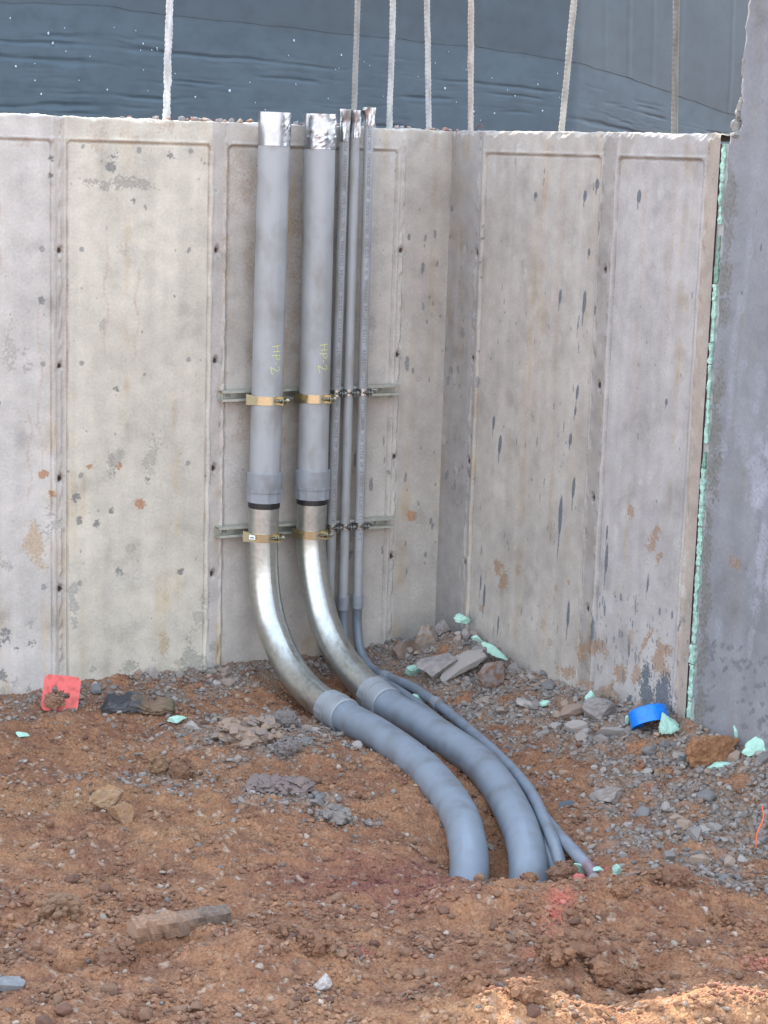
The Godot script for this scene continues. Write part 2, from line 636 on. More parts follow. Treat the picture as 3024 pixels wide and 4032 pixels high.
func spray(x: float, z: float) -> float:
	var w := 0.0
	for q in [[0.50, -4.80, 0.035, 0.035, 0.9], [0.485, -4.73, 0.022, 0.03, 0.8], [0.46, -4.66, 0.03, 0.06, 0.35], [0.42, -4.50, 0.035, 0.05, 0.5], [-0.03, -4.47, 0.03, 0.02, 0.7], [0.98, -4.48, 0.05, 0.04, 0.6], [0.60, -4.47, 0.02, 0.02, 0.9], [0.30, -4.13, 0.08, 0.02, 0.5], [0.86, -4.12, 0.08, 0.03, 0.6], [0.585, -4.99, 0.022, 0.02, 1.0], [0.645, -5.15, 0.03, 0.03, 0.8]]:
		w = maxf(w, q[4] * bump(x, z, q[0], q[1], q[2], q[3]))
	return clampf(w * (0.9 + 1.5 * nc.get_noise_2d(x * 1.4, z * 1.4) + 0.8 * nd.get_noise_2d(x, z)), 0.0, 1.0)

func soil_colour(x: float, z: float, rub := -1.0) -> Color:
	var w1 := clampf(0.5 + 1.1 * na.get_noise_2d(x * 1.3 + 40.0, z * 1.3), 0.0, 1.0)
	var w2 := clampf(0.5 + 1.2 * nb.get_noise_2d(x * 0.8 + 11.0, z * 0.8 - 5.0), 0.0, 1.0)
	var w3 := clampf(0.5 + 1.3 * nc.get_noise_2d(x * 0.7 - 3.0, z * 0.7 + 8.0), 0.0, 1.0)
	var c := Color(0.235, 0.108, 0.060).lerp(Color(0.365, 0.188, 0.104), w1)
	c = c.lerp(Color(0.15, 0.078, 0.055), 0.55 * w2 * w2)
	c = c.lerp(Color(0.44, 0.265, 0.165), 0.4 * w3 * w3)
	# ochre patch at the left, red clay beside the conduits
	c = c.lerp(Color(0.32, 0.195, 0.10), 0.6 * bump(x, z, -0.85, -5.5, 0.4, 0.4) * w1)
	c = c.lerp(Color(0.22, 0.075, 0.062), 0.7 * bump(x, z, 0.06, -5.0, 0.28, 0.22) * (0.4 + w2))
	c = c.lerp(Color(0.47, 0.27, 0.15), 0.85 * maxf(bump(x, z, 0.30, -4.08, 0.24, 0.12), bump(x, z, 0.86, -4.05, 0.3, 0.16)) * (0.3 + w3))
	# pale crumbs of chalky soil
	var ch := nd.get_noise_2d(x * 0.35 + 70.0, z * 0.35)
	if ch > 0.40:
		c = c.lerp(Color(0.55, 0.48, 0.42), clampf((ch - 0.40) * 5.0, 0.0, 0.6) * sstep(0.35, 0.7, w2))
	var r := rubble(x, z) if rub < 0.0 else rub
	c = c.lerp(Color(0.26, 0.205, 0.175), 0.88 * sstep(0.08, 0.5, r))
	c = c.lerp(Color(0.62, 0.16, 0.13), 0.75 * spray(x, z))
	return c

func axis(a: float, b: float, step: float, far: float) -> PackedFloat32Array:
	var left := []
	var v := a
	var s := step
	while v > -far:
		s *= 1.35
		v -= s
		left.append(v)
	left.reverse()
	var out := PackedFloat32Array(left)
	var n := int((b - a) / step)
	for i in n + 1:
		out.append(a + (b - a) * i / n)
	v = b
	s = step
	while v < far:
		s *= 1.35
		v += s
		out.append(v)
	return out

func make_ground() -> void:
	var xs := axis(-1.45, 1.50, 0.0085, 60.0)
	var zs := axis(-7.70, -3.60, 0.0085, 60.0)
	var pos := PackedVector3Array()
	var col := PackedColorArray()
	pos.resize(xs.size() * zs.size())
	col.resize(pos.size())
	var k := 0
	for z in zs:
		for x in xs:
			pos[k] = Vector3(x, ground_y(x, z), z)
			col[k] = soil_colour(x, z)
			k += 1
	var m := mk_grid(pos, PackedVector2Array(), col, xs.size(), zs.size(), true)
	var o := part("ground", m, M.soil, self)
	o.set_meta("kind", "structure")
	tag(o, "bare reddish brown soil in front of the concrete walls", "ground")

# ------------------------------------------------------------------ walls
func wall_cols(joints: Array, t0: float, t1: float) -> PackedFloat32Array:
	var out := PackedFloat32Array()
	var t := t0
	while t < t1 - 0.0005:
		out.append(t)
		var near := 9.0
		for j in joints:
			near = minf(near, absf(t - j))
		t += 0.0024 if near < 0.03 else (0.005 if near < 0.06 else 0.011)
	out.append(t1)
	return out

func field_edge(t: float, y: float, f: Array) -> float:
	# signed distance inside a form panel's field, its top corners rounded
	var d := minf(t - f[0], f[1] - t)
	var dy := 2.004 - y
	if d > 0.0 and dy > 0.0 and d < 0.02 and dy < 0.02:
		return 0.02 - sqrt(pow(0.02 - d, 2.0) + pow(0.02 - dy, 2.0))
	return minf(d, dy)

func wall_relief(t: float, y: float, fields: Array, fins: Array, holes: Array, sd: float) -> float:
	var r := 0.0
	for f in fields:
		var e := field_edge(t, y, f)
		r -= 0.0045 * sstep(-0.003, 0.004, e)
		var wob := 0.6 + 1.2 * nb.get_noise_2d(t * 0.8 + sd, y * 0.8)
		r += 0.0045 * exp(-pow((e + 0.007) / 0.004, 2.0)) * wob
		r -= 0.0065 * exp(-pow((e - 0.004) / 0.0036, 2.0)) * clampf(wob + 0.35, 0.3, 1.6)
	for j in fins:
		var w := 0.35 + 1.5 * nb.get_noise_2d(j * 9.0 + sd, y * 1.2) + 0.9 * nc.get_noise_2d(j * 5.0 + t, y * 0.6)
		r += 0.0085 * exp(-pow((t - j + 0.003 * na.get_noise_2d(j * 3.0, y * 2.0)) / 0.0045, 2.0)) * clampf(w, -1.0, 1.4)
	for q in holes:
		var d2 := pow(t - q[0], 2.0) + pow(y - q[1], 2.0)
		if d2 < 0.0016:
			r -= q[3] * exp(-pow(sqrt(d2) / q[2], 4.0))
	r += 0.0012 * na.get_noise_2d(t * 2.0 + sd, y * 2.0) + 0.0006 * nb.get_noise_2d(t + sd, y)
	return r

func wall_strip(right: bool, cols: PackedFloat32Array, t1: float, fields: Array, fins: Array, holes: Array, sd: float, jag: float) -> ArrayMesh:
	var ys := PackedFloat32Array()
	var y := -0.15
	while y < WALL_TOP - 0.11:
		ys.append(y)
		y += 0.011
	while y < WALL_TOP - 0.001:
		ys.append(y)
		y += 0.004
	ys.append(WALL_TOP)
	var nfront := ys.size()
	var back := [-0.006, -0.014, -0.025, -0.04, -0.06, -0.08, -0.10, -0.12, -0.14, -0.16, -0.18, -0.2]
	var pos := PackedVector3Array()
	var uv := PackedVector2Array()
	for j in nfront + back.size() + 1:
		for t in cols:
			var yy: float
			var out: float
			# broken arris: how far the edge is knocked off here
			var cut := jag * clampf(0.55 + 1.6 * nb.get_noise_2d(t * 1.1 + sd, 3.0) + 0.8 * nc.get_noise_2d(t + sd, 1.0), 0.05, 1.7)
			if j < nfront:
				yy = ys[j]
				out = wall_relief(t, yy, fields, fins, holes, sd)
				var into := yy - (WALL_TOP - cut)
				if into > 0.0:
					out -= into * (0.9 + 0.9 * nc.get_noise_2d(t * 1.3, yy * 1.3 + sd))
				yy += 0.0
				if j == nfront - 1:
					yy += 0.004 * nb.get_noise_2d(t + sd, 8.0)
			elif j < nfront + back.size():
				out = minf(-cut, 0.0) + back[j - nfront] * 0.93
				yy = WALL_TOP + 0.004 * nb.get_noise_2d(t + sd, 8.0) + 0.006 * na.get_noise_2d(t * 4.0 + sd, out * 4.0) + 0.004 * nc.get_noise_2d(t + sd, out)
			else:
				out = -0.215
				yy = WALL_TOP - 0.02
			pos.append(rp(t, yy, out) if right else lp(t, yy, out))
			uv.append(Vector2(t / t1, (2.11 - yy) / 2.26))
	return mk_grid(pos, uv, PackedColorArray(), cols.size(), nfront + back.size() + 1, not right)

func spots(list: Array, n: int, t0: float, t1: float, y0: float, y1: float, r0: float, r1: float, stretch: float, c: Color, s: float, rag: float) -> void:
	for i in n:
		var r := r0 * pow(r1 / r0, pow(rng.randf(), 2.2))
		list.append([rng.randf_range(t0, t1), rng.randf_range(y0, y1), r, r * rng.randf_range(0.8, 1.0 + stretch), rng.randf_range(-0.5, 0.5) if stretch < 2.0 else rng.randf_range(-0.12, 0.12), c, s * rng.randf_range(0.6, 1.0), rag])

func make_walls() -> void:
	var grey := Color(0.36, 0.36, 0.37)
	var soil := Color(0.53, 0.40, 0.30)
	var pale := Color(0.70, 0.68, 0.65)
	# ---------- left wall
	var T1 := 3.4
	var ties := [1.625, 1.218, 0.812, 0.406]
	var holes := []
	for y in ties:
		holes.append([0.218, y, 0.009, 0.018])
		holes.append([1.014, y, 0.010, 0.02])
		holes.append([1.628, y, 0.009, 0.018])
		holes.append([2.24, y, 0.009, 0.018])
	var st := []
	for q in holes:
		st.append([q[0], q[1], 0.022, 0.026, 0.0, Color(0.52, 0.49, 0.46), 0.35, 0.7])
		st.append([q[0], q[1], 0.009, 0.010, 0.0, Color(0.24, 0.18, 0.16), 0.9, 0.2])
	for q in [[1.419, 1.96, 0.022], [1.431, 1.919, 0.016], [1.2, 1.962, 0.014], [1.35, 1.802, 0.013], [1.658, 1.941, 0.010], [1.658, 1.885, 0.010], [1.694, 1.451, 0.011], [1.406, 1.118, 0.014], [1.427, 0.678, 0.011], [1.549, 0.654, 0.013], [1.483, 0.64, 0.013], [1.565, 0.734, 0.015], [1.284, 0.786, 0.013], [1.393, 0.45, 0.015], [1.839, 0.248, 0.022], [1.734, 0.209, 0.018], [1.795, 0.193, 0.014], [1.843, 0.105, 0.018], [1.144, 0.424, 0.012], [1.86, 0.21, 0.012]]:
		st.append([q[0], q[1], q[2], q[2] * 1.15, rng.randf_range(-0.8, 0.8), Color(0.41, 0.405, 0.40), 0.7, 1.5])
		if q[2] < 0.0125:
			holes.append([q[0], q[1], q[2] * 0.7, 0.004])
	for q in [[1.539, 1.986], [1.324, 1.979], [1.121, 1.982], [1.543, 1.629], [1.123, 1.629], [1.542, 1.227], [1.688, 1.228], [1.122, 1.226], [1.545, 0.82], [1.12, 0.84], [1.55, 0.42], [1.69, 1.63], [1.69, 0.42]]:
		st.append([q[0], q[1], 0.010, 0.011, 0.0, Color(0.44, 0.44, 0.43), 0.6, 0.4])
	for q in [[1.395, 0.843, 0.018], [1.31, 0.698, 0.022], [1.513, 0.85, 0.012], [1.687, 0.833, 0.016], [1.658, 0.764, 0.018], [0.127, 0.569, 0.022], [-0.02, 0.408, 0.015]]:
		st.append([q[0], q[1], q[2], q[2] * 0.9, rng.randf_range(-0.6, 0.6), Color(0.62, 0.44, 0.32), 0.75, 1.0])
	st.append([1.72, 0.572, 0.035, 0.09, 0.25, Color(0.66, 0.55, 0.43), 0.55, 1.0])
	st.append([1.575, 0.34, 0.020, 0.09, 0.0, Color(0.52, 0.51, 0.50), 0.5, 0.9])
	st.append([1.207, 0.16, 0.02, 0.06, 0.0, Color(0.62, 0.53, 0.40), 0.5, 1.0])
	st.append([1.40, 1.86, 0.14, 0.02, 0.02, Color(0.48, 0.46, 0.43), 0.45, 1.6])
	spots(st, 340, 0.0, T1, 0.05, 2.05, 0.0018, 0.006, 1.2, Color(0.43, 0.41, 0.39), 0.6, 0.5)
	spots(st, 90, 0.0, T1, 0.0, 2.05, 0.010, 0.05, 1.0, pale, 0.45, 1.6)
	spots(st, 60, 0.0, T1, 0.0, 2.05, 0.010, 0.04, 1.5, Color(0.52, 0.50, 0.47), 0.4, 1.6)
	spots(st, 26, 0.02, 0.2, 0.3, 1.7, 0.004, 0.012, 2.5, grey, 0.7, 0.5)
	spots(st, 12, 0.25, 0.45, 0.1, 1.0, 0.004, 0.012, 3.5, grey, 0.7, 0.5)
	spots(st, 26, 1.0, T1, 1.99, 2.09, 0.012, 0.06, 0.6, Color(0.62, 0.53, 0.47), 0.32, 1.4)
	spots(st, 40, 1.0, T1, 0.0, 0.12, 0.01, 0.05, 0.8, Color(0.50, 0.49, 0.45), 0.5, 1.4)
	spots(st, 50, 0.55, 1.0, 0.9, 1.9, 0.01, 0.05, 3.0, Color(0.62, 0.54, 0.46), 0.3, 1.4)
	# long runs of rusty water
	for q in [[1.70, 1.15, 0.55], [1.60, 1.30, 0.4], [1.45, 1.45, 0.35], [1.74, 0.9, 0.3], [1.33, 1.4, 0.3], [1.85, 1.7, 0.3]]:
		for k in 22:
			st.append([q[0] + 0.009 * sin(k * 0.55 + q[1] * 9.0), q[1] + q[2] * (k / 21.0 - 0.5), 0.0042, q[2] / 14.0, 0.04 * sin(k * 0.7), Color(0.66, 0.54, 0.45), 0.14, 0.35])
	var base := Color(0.66, 0.625, 0.58)
	var panels := [[0.0, 0.2, Color(0.63, 0.597, 0.56)], [0.2, 0.985, Color(0.65, 0.618, 0.585)], [0.985, 1.04, Color(0.645, 0.61, 0.58)], [1.04, 1.61, Color(0.705, 0.668, 0.61)], [1.61, 1.65, Color(0.64, 0.605, 0.57)], [1.65, T1, Color(0.69, 0.66, 0.63)]]
	var lm := concrete_mat(concrete_tex(1180, 820, T1, -0.15, 2.11, base, panels, st, 101, 1.0))
	var fields := [[0.245, 0.975], [1.043, 1.603], [1.653, 2.215], [2.265, 2.83]]
	var fins := [0.218, 0.985, 1.628, 2.24, 2.85]
	var all_joints := [0.0, 0.218, 0.245, 0.98, 1.01, 1.043, 1.603, 1.628, 1.653, 2.215, 2.265]
	var w := thing("concrete_wall", "long warm grey concrete wall with form panel marks, behind the conduits", "wall", lp(0, 0, 0))
	var inv := w.transform.affine_inverse()
	for q in [[0.0, 0.218], [0.218, 1.0], [1.0, 1.628], [1.628, 2.24], [2.24, T1]]:
		part("panel", wall_strip(false, wall_cols(all_joints, q[0], q[1]), T1, fields, fins, holes, 3.0, 0.007), lm, w, inv)
	var core := newst()
	box(core, Vector3(T1 + 0.2, 2.2, 0.19), Transform3D(Basis(-DL, Vector3.UP, DR), lp(T1 * 0.5 - 0.1, 0.96, -0.118)))
	part("core", core.commit(), M.core, w, inv)

	# ---------- right wall
	var R1 := 1.572
	holes = []
	for y in ties:
		holes.append([0.198, y, 0.009, 0.018])
		holes.append([1.004, y - 0.01, 0.009, 0.018])
	st = []
	for q in holes:
		st.append([q[0], q[1], 0.02, 0.026, 0.0, Color(0.50, 0.47, 0.45), 0.35, 0.8])
		st.append([q[0], q[1], 0.009, 0.012, 0.0, Color(0.22, 0.17, 0.16), 0.9, 0.3])
	# drips of dark slurry
	for q in [[0.808, 0.70, 0.012, 0.085], [0.402, 0.91, 0.012, 0.04], [0.88, 0.817, 0.010, 0.045], [1.093, 0.598, 0.010, 0.06], [0.885, 0.346, 0.010, 0.055], [1.039, 0.32, 0.009, 0.06], [0.354, 0.985, 0.010, 0.03], [0.44, 0.208, 0.006, 0.035], [1.329, 0.559, 0.006, 0.035], [0.309, 0.343, 0.006, 0.035], [0.337, 0.297, 0.009, 0.05], [0.846, 0.992, 0.010, 0.025], [1.088, 0.691, 0.006, 0.03], [0.889, 1.493, 0.012, 0.045], [0.744, 1.502, 0.009, 0.03], [0.955, 1.756, 0.007, 0.03], [0.862, 1.866, 0.011, 0.022], [0.563, 1.859, 0.012, 0.012], [0.903, 1.671, 0.009, 0.015], [0.874, 1.168, 0.009, 0.03], [0.868, 1.099, 0.007, 0.02], [1.165, 1.876, 0.012, 0.025], [1.373, 1.196, 0.008, 0.013], [0.93, 1.91, 0.012, 0.02], [0.86, 1.42, 0.005, 0.03], [0.96, 1.47, 0.008, 0.02]]:
		st.append([q[0], q[1], q[2], q[3], 0.10 if q[1] > 0.8 else 0.03, Color(0.33, 0.34, 0.36), 0.85, 0.12])
		st.append([q[0] - 0.004, q[1] - q[3] * 1.1, q[2] * 0.35, q[3] * 0.9, 0.05, Color(0.36, 0.36, 0.37), 0.7, 0.2])
	for q in [[0.43, 0.42, 0.05, 0.03], [0.45, 0.37, 0.03, 0.02], [0.892, 0.125, 0.05, 0.025], [1.343, 0.714, 0.02, 0.06], [1.215, 0.786, 0.016, 0.035], [1.38, 0.66, 0.012, 0.05], [1.43, 0.301, 0.055, 0.06], [1.337, 0.348, 0.012, 0.06], [1.06, 0.257, 0.06, 0.03], [1.134, 0.091, 0.07, 0.04], [1.206, 0.197, 0.03, 0.05], [0.98, 0.22, 0.03, 0.03], [1.02, 0.07, 0.06, 0.05], [1.30, 0.22, 0.03, 0.03]]:
		st.append([q[0], q[1], q[2], q[3], 0.6 if q[3] > q[2] else -0.1, soil, 0.55, 1.5])
	for q in [[1.353, 0.150, 0.05, 0.09], [1.454, 0.15, 0.055, 0.10], [1.346, 0.249, 0.02, 0.06], [1.266, 0.10, 0.02, 0.05], [1.40, 0.10, 0.07, 0.06], [1.50, 0.08, 0.04, 0.07]]:
		st.append([q[0], q[1], q[2], q[3], 0.0, Color(0.345, 0.355, 0.375), 0.9, 1.0])
	for k in 9:
		st.append([1.27 + 0.028 * k, 0.08 + 0.01 * sin(k * 3.0), 0.006, 0.06 + 0.02 * sin(k * 1.3), 0.0, Color(0.345, 0.355, 0.375), 0.8, 0.4])
	spots(st, 200, 0.0, R1, 0.05, 2.0, 0.0016, 0.005, 2.6, Color(0.38, 0.375, 0.375), 0.7, 0.5)
	spots(st, 60, 0.22, 0.98, 0.1, 1.7, 0.002, 0.005, 6.0, Color(0.36, 0.36, 0.37), 0.7, 0.2)
	spots(st, 120, 1.05, R1, 0.05, 0.5, 0.0025, 0.008, 4.0, Color(0.36, 0.36, 0.38), 0.75, 0.4)
	spots(st, 60, 0.0, R1, 0.0, 2.05, 0.010, 0.05, 1.4, pale, 0.4, 1.6)
	spots(st, 50, 0.0, 0.24, 0.6, 1.8, 0.004, 0.014, 1.4, Color(0.37, 0.37, 0.39), 0.6, 1.2)
	spots(st, 40, 0.2, R1, 0.0, 0.5, 0.006, 0.022, 1.0, soil, 0.35, 1.5)
	for q in [[0.62, 1.5, 0.9], [0.72, 1.6, 0.6], [0.55, 1.2, 0.9], [1.2, 1.5, 0.8], [1.35, 1.7, 0.5]]:
		for k in 7:
			st.append([q[0] + 0.01 * sin(k * 2.1), q[1] + q[2] * (k / 6.0 - 0.5), 0.012, q[2] / 6.0, 0.03 * sin(k * 1.7), Color(0.62, 0.53, 0.46), 0.16, 0.5])
	panels = [[0.0, 0.19, Color(0.55, 0.525, 0.505)], [0.19, 0.215, Color(0.54, 0.52, 0.50)], [0.215, 0.965, Color(0.615, 0.58, 0.545)], [0.965, 1.04, Color(0.545, 0.515, 0.49)], [1.04, 1.51, Color(0.605, 0.578, 0.56)], [1.51, 1.6, Color(0.58, 0.53, 0.485)]]
	var rm := concrete_mat(concrete_tex(680, 860, R1, -0.15, 2.11, base, panels, st, 201, 0.8))
	fields = [[0.232, 0.955], [1.048, 1.498]]
	fins = [0.198, 0.972, 1.032, 1.520]
	all_joints = [0.0, 0.198, 0.232, 0.955, 1.0, 1.048, 1.498, 1.52]
	w = thing("concrete_wall", "short concrete wall with dark drips and soil smears, meeting the green foam joint", "wall", rp(0, 0, 0))
	inv = w.transform.affine_inverse()
	for q in [[0.0, 0.198], [0.198, 1.002], [1.002, R1]]:
		part("panel", wall_strip(true, wall_cols(all_joints, q[0], q[1]), R1, fields, fins, holes, 13.0, 0.017), rm, w, inv)
	core = newst()
	box(core, Vector3(R1 + 0.18, 2.2, 0.185), Transform3D(Basis(DR, Vector3.UP, DL), rp(R1 * 0.5 - 0.094, 0.955, -0.121)))
	part("core", core.commit(), M.core, w, inv)

	# ---------- taller wall end beyond the joint
	st = []
	for k in 60:
		st.append([rng.randf_range(0.05, 1.0), rng.randf_range(0.35, 2.3), rng.randf_range(0.008, 0.03), rng.randf_range(0.03, 0.12), 0.05, Color(0.55, 0.55, 0.575), 0.45, 1.7])
	for k in 12:
		st.append([rng.randf_range(0.18, 0.45), rng.randf_range(0.6, 1.3), rng.randf_range(0.02, 0.05), rng.randf_range(0.06, 0.16), 0.05, Color(0.60, 0.60, 0.63), 0.5, 1.7])
	for k in 200:
		st.append([rng.randf_range(0.0, 0.9), rng.randf_range(0.05, 0.45), rng.randf_range(0.008, 0.025), rng.randf_range(0.006, 0.014), rng.randf_range(-0.9, -0.2), Color(0.35, 0.345, 0.355), 0.45, 0.8])
	for k in 40:
		st.append([0.02 + 0.03 * rng.randf(), rng.randf_range(0.1, 2.0), 0.02, rng.randf_range(0.05, 0.12), 0.0, Color(0.42, 0.41, 0.39), 0.55, 1.3])
	st.append([0.16, 0.72, 0.03, 0.02, 0.3, Color(0.52, 0.42, 0.35), 0.7, 1.4])
	spots(st, 80, 0.0, 1.2, 0.3, 3.0, 0.002, 0.006, 1.8, Color(0.30, 0.29, 0.30), 0.8, 0.3)
	var pm := concrete_mat(concrete_tex(520, 1000, 1.6, -0.15, 3.0, Color(0.47, 0.465, 0.475), [], st, 301, 0.35))
	var pil := thing("concrete_pier", "taller bluish grey concrete pier with a broken edge beside the green foam joint", "wall", rp(1.6, 0, 0))
	inv = pil.transform.affine_inverse()
	var pos := PackedVector3Array()
	var uv := PackedVector2Array()
	var us := [0.0, 0.001, 0.006, 0.014, 0.024]
	var q0 := 0.036
	while q0 < 1.6:
		us.append(q0)
		q0 += 0.012 if q0 < 0.6 else 0.05
	var rows := 0
	var y := -0.15
	while y < 3.0:
		var edge := 1.604 + 0.006 * nb.get_noise_2d(y * 1.5, 4.0) + 0.004 * nc.get_noise_2d(y, 2.0)
		edge += 0.050 * sstep(2.092, 2.10, y) + sstep(2.09, 2.10, y) * 0.006 * nb.get_noise_2d(y * 2.0, 9.0)
		pos.append(rp(edge + 0.004, y, -0.36))
		uv.append(Vector2(0.0, (3.0 - y) / 3.15))
		for u in us:
			var out := 0.0015 * na.get_noise_2d(u * 2.0, y * 2.0) + 0.001 * nb.get_noise_2d(u, y)
			var knock := 0.010 * clampf(0.6 + 1.6 * nb.get_noise_2d(y * 1.1, 17.0), 0.1, 1.6)
			if u < knock:
				out -= (knock - u) * 0.8
			pos.append(rp(edge + u, y, out))
			uv.append(Vector2((edge + u - 1.6) / 1.6, (3.0 - y) / 3.15))
		rows += 1
		y += 0.008
	part("face", mk(pos, uv, PackedColorArray(), grid_idx(us.size() + 1, rows, false)), pm, pil, inv)
	core = newst()
	box(core, Vector3(1.5, 3.1, 0.33), Transform3D(Basis(DR, Vector3.UP, DL), rp(2.42, 1.40, -0.19)))
	part("core", core.commit(), M.core, pil, inv)
	var cr := Color(0.40, 0.39, 0.37)
	for q in [[1.640, 2.150, -0.015, 0.020, 0.036, 3], [1.634, 2.112, -0.012, 0.022, 0.024, 4], [1.650, 2.185, -0.012, 0.014, 0.028, 5], [1.645, 2.090, -0.01, 0.014, 0.016, 6], [1.655, 2.30, -0.012, 0.008, 0.05, 7]]:
		var b := Basis(DR, Vector3.UP, DL).scaled_local(Vector3(q[3], q[4], 0.028))
		part("broken_edge", rock_mesh(900 + q[5], 3, 7, 0.25, cr, cr * 1.15), M.stone, pil, inv * Transform3D(b, rp(q[0], q[1], q[2])))

	# ---------- foam in the joint, in torn lengths
	var foam := thing("foam_joint_strip", "torn mint green foam strip in the joint between wall and pier", "foam", rp(1.585, 0, 0))
	inv = foam.transform.affine_inverse()
	core = newst()
	box(core, Vector3(0.040, 2.05, 0.05), Transform3D(Basis(DR, Vector3.UP, DL), rp(1.589, 1.03, -0.034)))
	part("mortar_bed", core.commit(), M.core, foam, inv)
	y = 0.02
	var k := 0
	while y < 2.05:
		var len := rng.randf_range(0.05, 0.17)
		var dark := 0.45 if y > 0.95 and rng.randf() < 0.62 else 1.0
		var wd := rng.randf_range(0.75, 1.1)
		var tint := Color(1, 1, 1).lerp(Color(0.42, 0.46, 0.42), 0.0 if dark == 1.0 else 0.8)
		if y > 1.9:
			tint = Color(1, 1, 1)
		pos = PackedVector3Array()
		var col := PackedColorArray()
		var nr := int(len / 0.004) + 2
		var lo := rng.randf_range(-0.006, 0.003)
		for i in nr:
			var yy := y + len * i / (nr - 1)
			var pinch := 1.0 - 0.12 * exp(-pow((i / float(nr - 1)) / 0.08, 2.0)) - 0.12 * exp(-pow((1.0 - i / float(nr - 1)) / 0.08, 2.0))
			var half := (0.0135 if y < 1.0 else 0.0095) * wd * pinch * (1.0 + 0.5 * nb.get_noise_2d(yy * 2.0, 31.0) + 0.5 * nc.get_noise_2d(yy * 1.2, 7.0))
			for u in 9:
				var f := u / 4.0 - 1.0
				var tt := 1.586 + half * f + 0.0025 * nb.get_noise_2d(yy * 2.0, 77.0)
				var oo := lo + 0.004 * nc.get_noise_2d(tt * 2.0, yy * 1.5) + 0.003 * nb.get_noise_2d(tt * 3.0, yy * 3.0)
				if u == 0 or u == 8:
					oo = -0.05
				pos.append(rp(tt, yy, oo))
				var cc := 0.88 + 0.25 * nb.get_noise_2d(tt * 4.0, yy * 4.0)
				col.append(Color(tint.r * cc, tint.g * cc, tint.b * cc))
		part("foam_piece", mk(pos, PackedVector2Array(), col, grid_idx(9, nr, false), false), M.foam, foam, inv)
		y += len + rng.randf_range(0.0, 0.006) + (0.03 if dark < 1.0 and rng.randf() < 0.3 else 0.0)
		k += 1

# ------------------------------------------------------------------ plastic sheeting behind
func sheet_point(s: float, y: float, out: float) -> Vector3:
	# plan: along the left wall's direction to a kink, then turning away
	var kink := 2.066
	var left := -0.64
	if s < left:
		var base := CORNER - DR * 2.0 + DL * (-left)
		var d := Vector3(-0.97, 0, 0.24)
		return base + d * (left - s) + DR * out + Vector3(0, y, 0)
	if s < kink:
		return CORNER - DR * 2.0 - DL * s + DR * out + Vector3(0, y, 0)
	var a := deg_to_rad(50.0)
	return CORNER - DR * 2.0 - DL * kink + Vector3(cos(a), 0, -sin(a)) * (s - kink) + Vector3(sin(a), 0, cos(a)) * out + Vector3(0, y, 0)

func sheet_edge(s: float) -> float:
	# height of the upper edge of the lower sheet
	var px := [-3.0, -1.05, -0.65, -0.28, 0.105, 0.643, 1.01, 1.56, 2.066, 2.62, 3.01, 3.64, 5.0]
	var py := [2.62, 2.609, 2.612, 2.591, 2.58, 2.559, 2.55, 2.531, 2.493, 2.43, 2.374, 2.287, 2.1]
	for i in px.size() - 1:
		if s <= px[i + 1]:
			return lerpf(py[i], py[i + 1], (s - px[i]) / (px[i + 1] - px[i]))
	return 2.1

func sheet_stripe(s: float) -> float:
	var px := [-3.0, -1.11, -0.63, 0.036, 1.017, 2.06, 3.0, 5.0]
	var py := [2.40, 2.418, 2.46, 2.43, 2.367, 2.315, 2.18, 1.9]
	for i in px.size() - 1:
		if s <= px[i + 1]:
			return lerpf(py[i], py[i + 1], (s - px[i]) / (px[i + 1] - px[i]))
	return 1.9

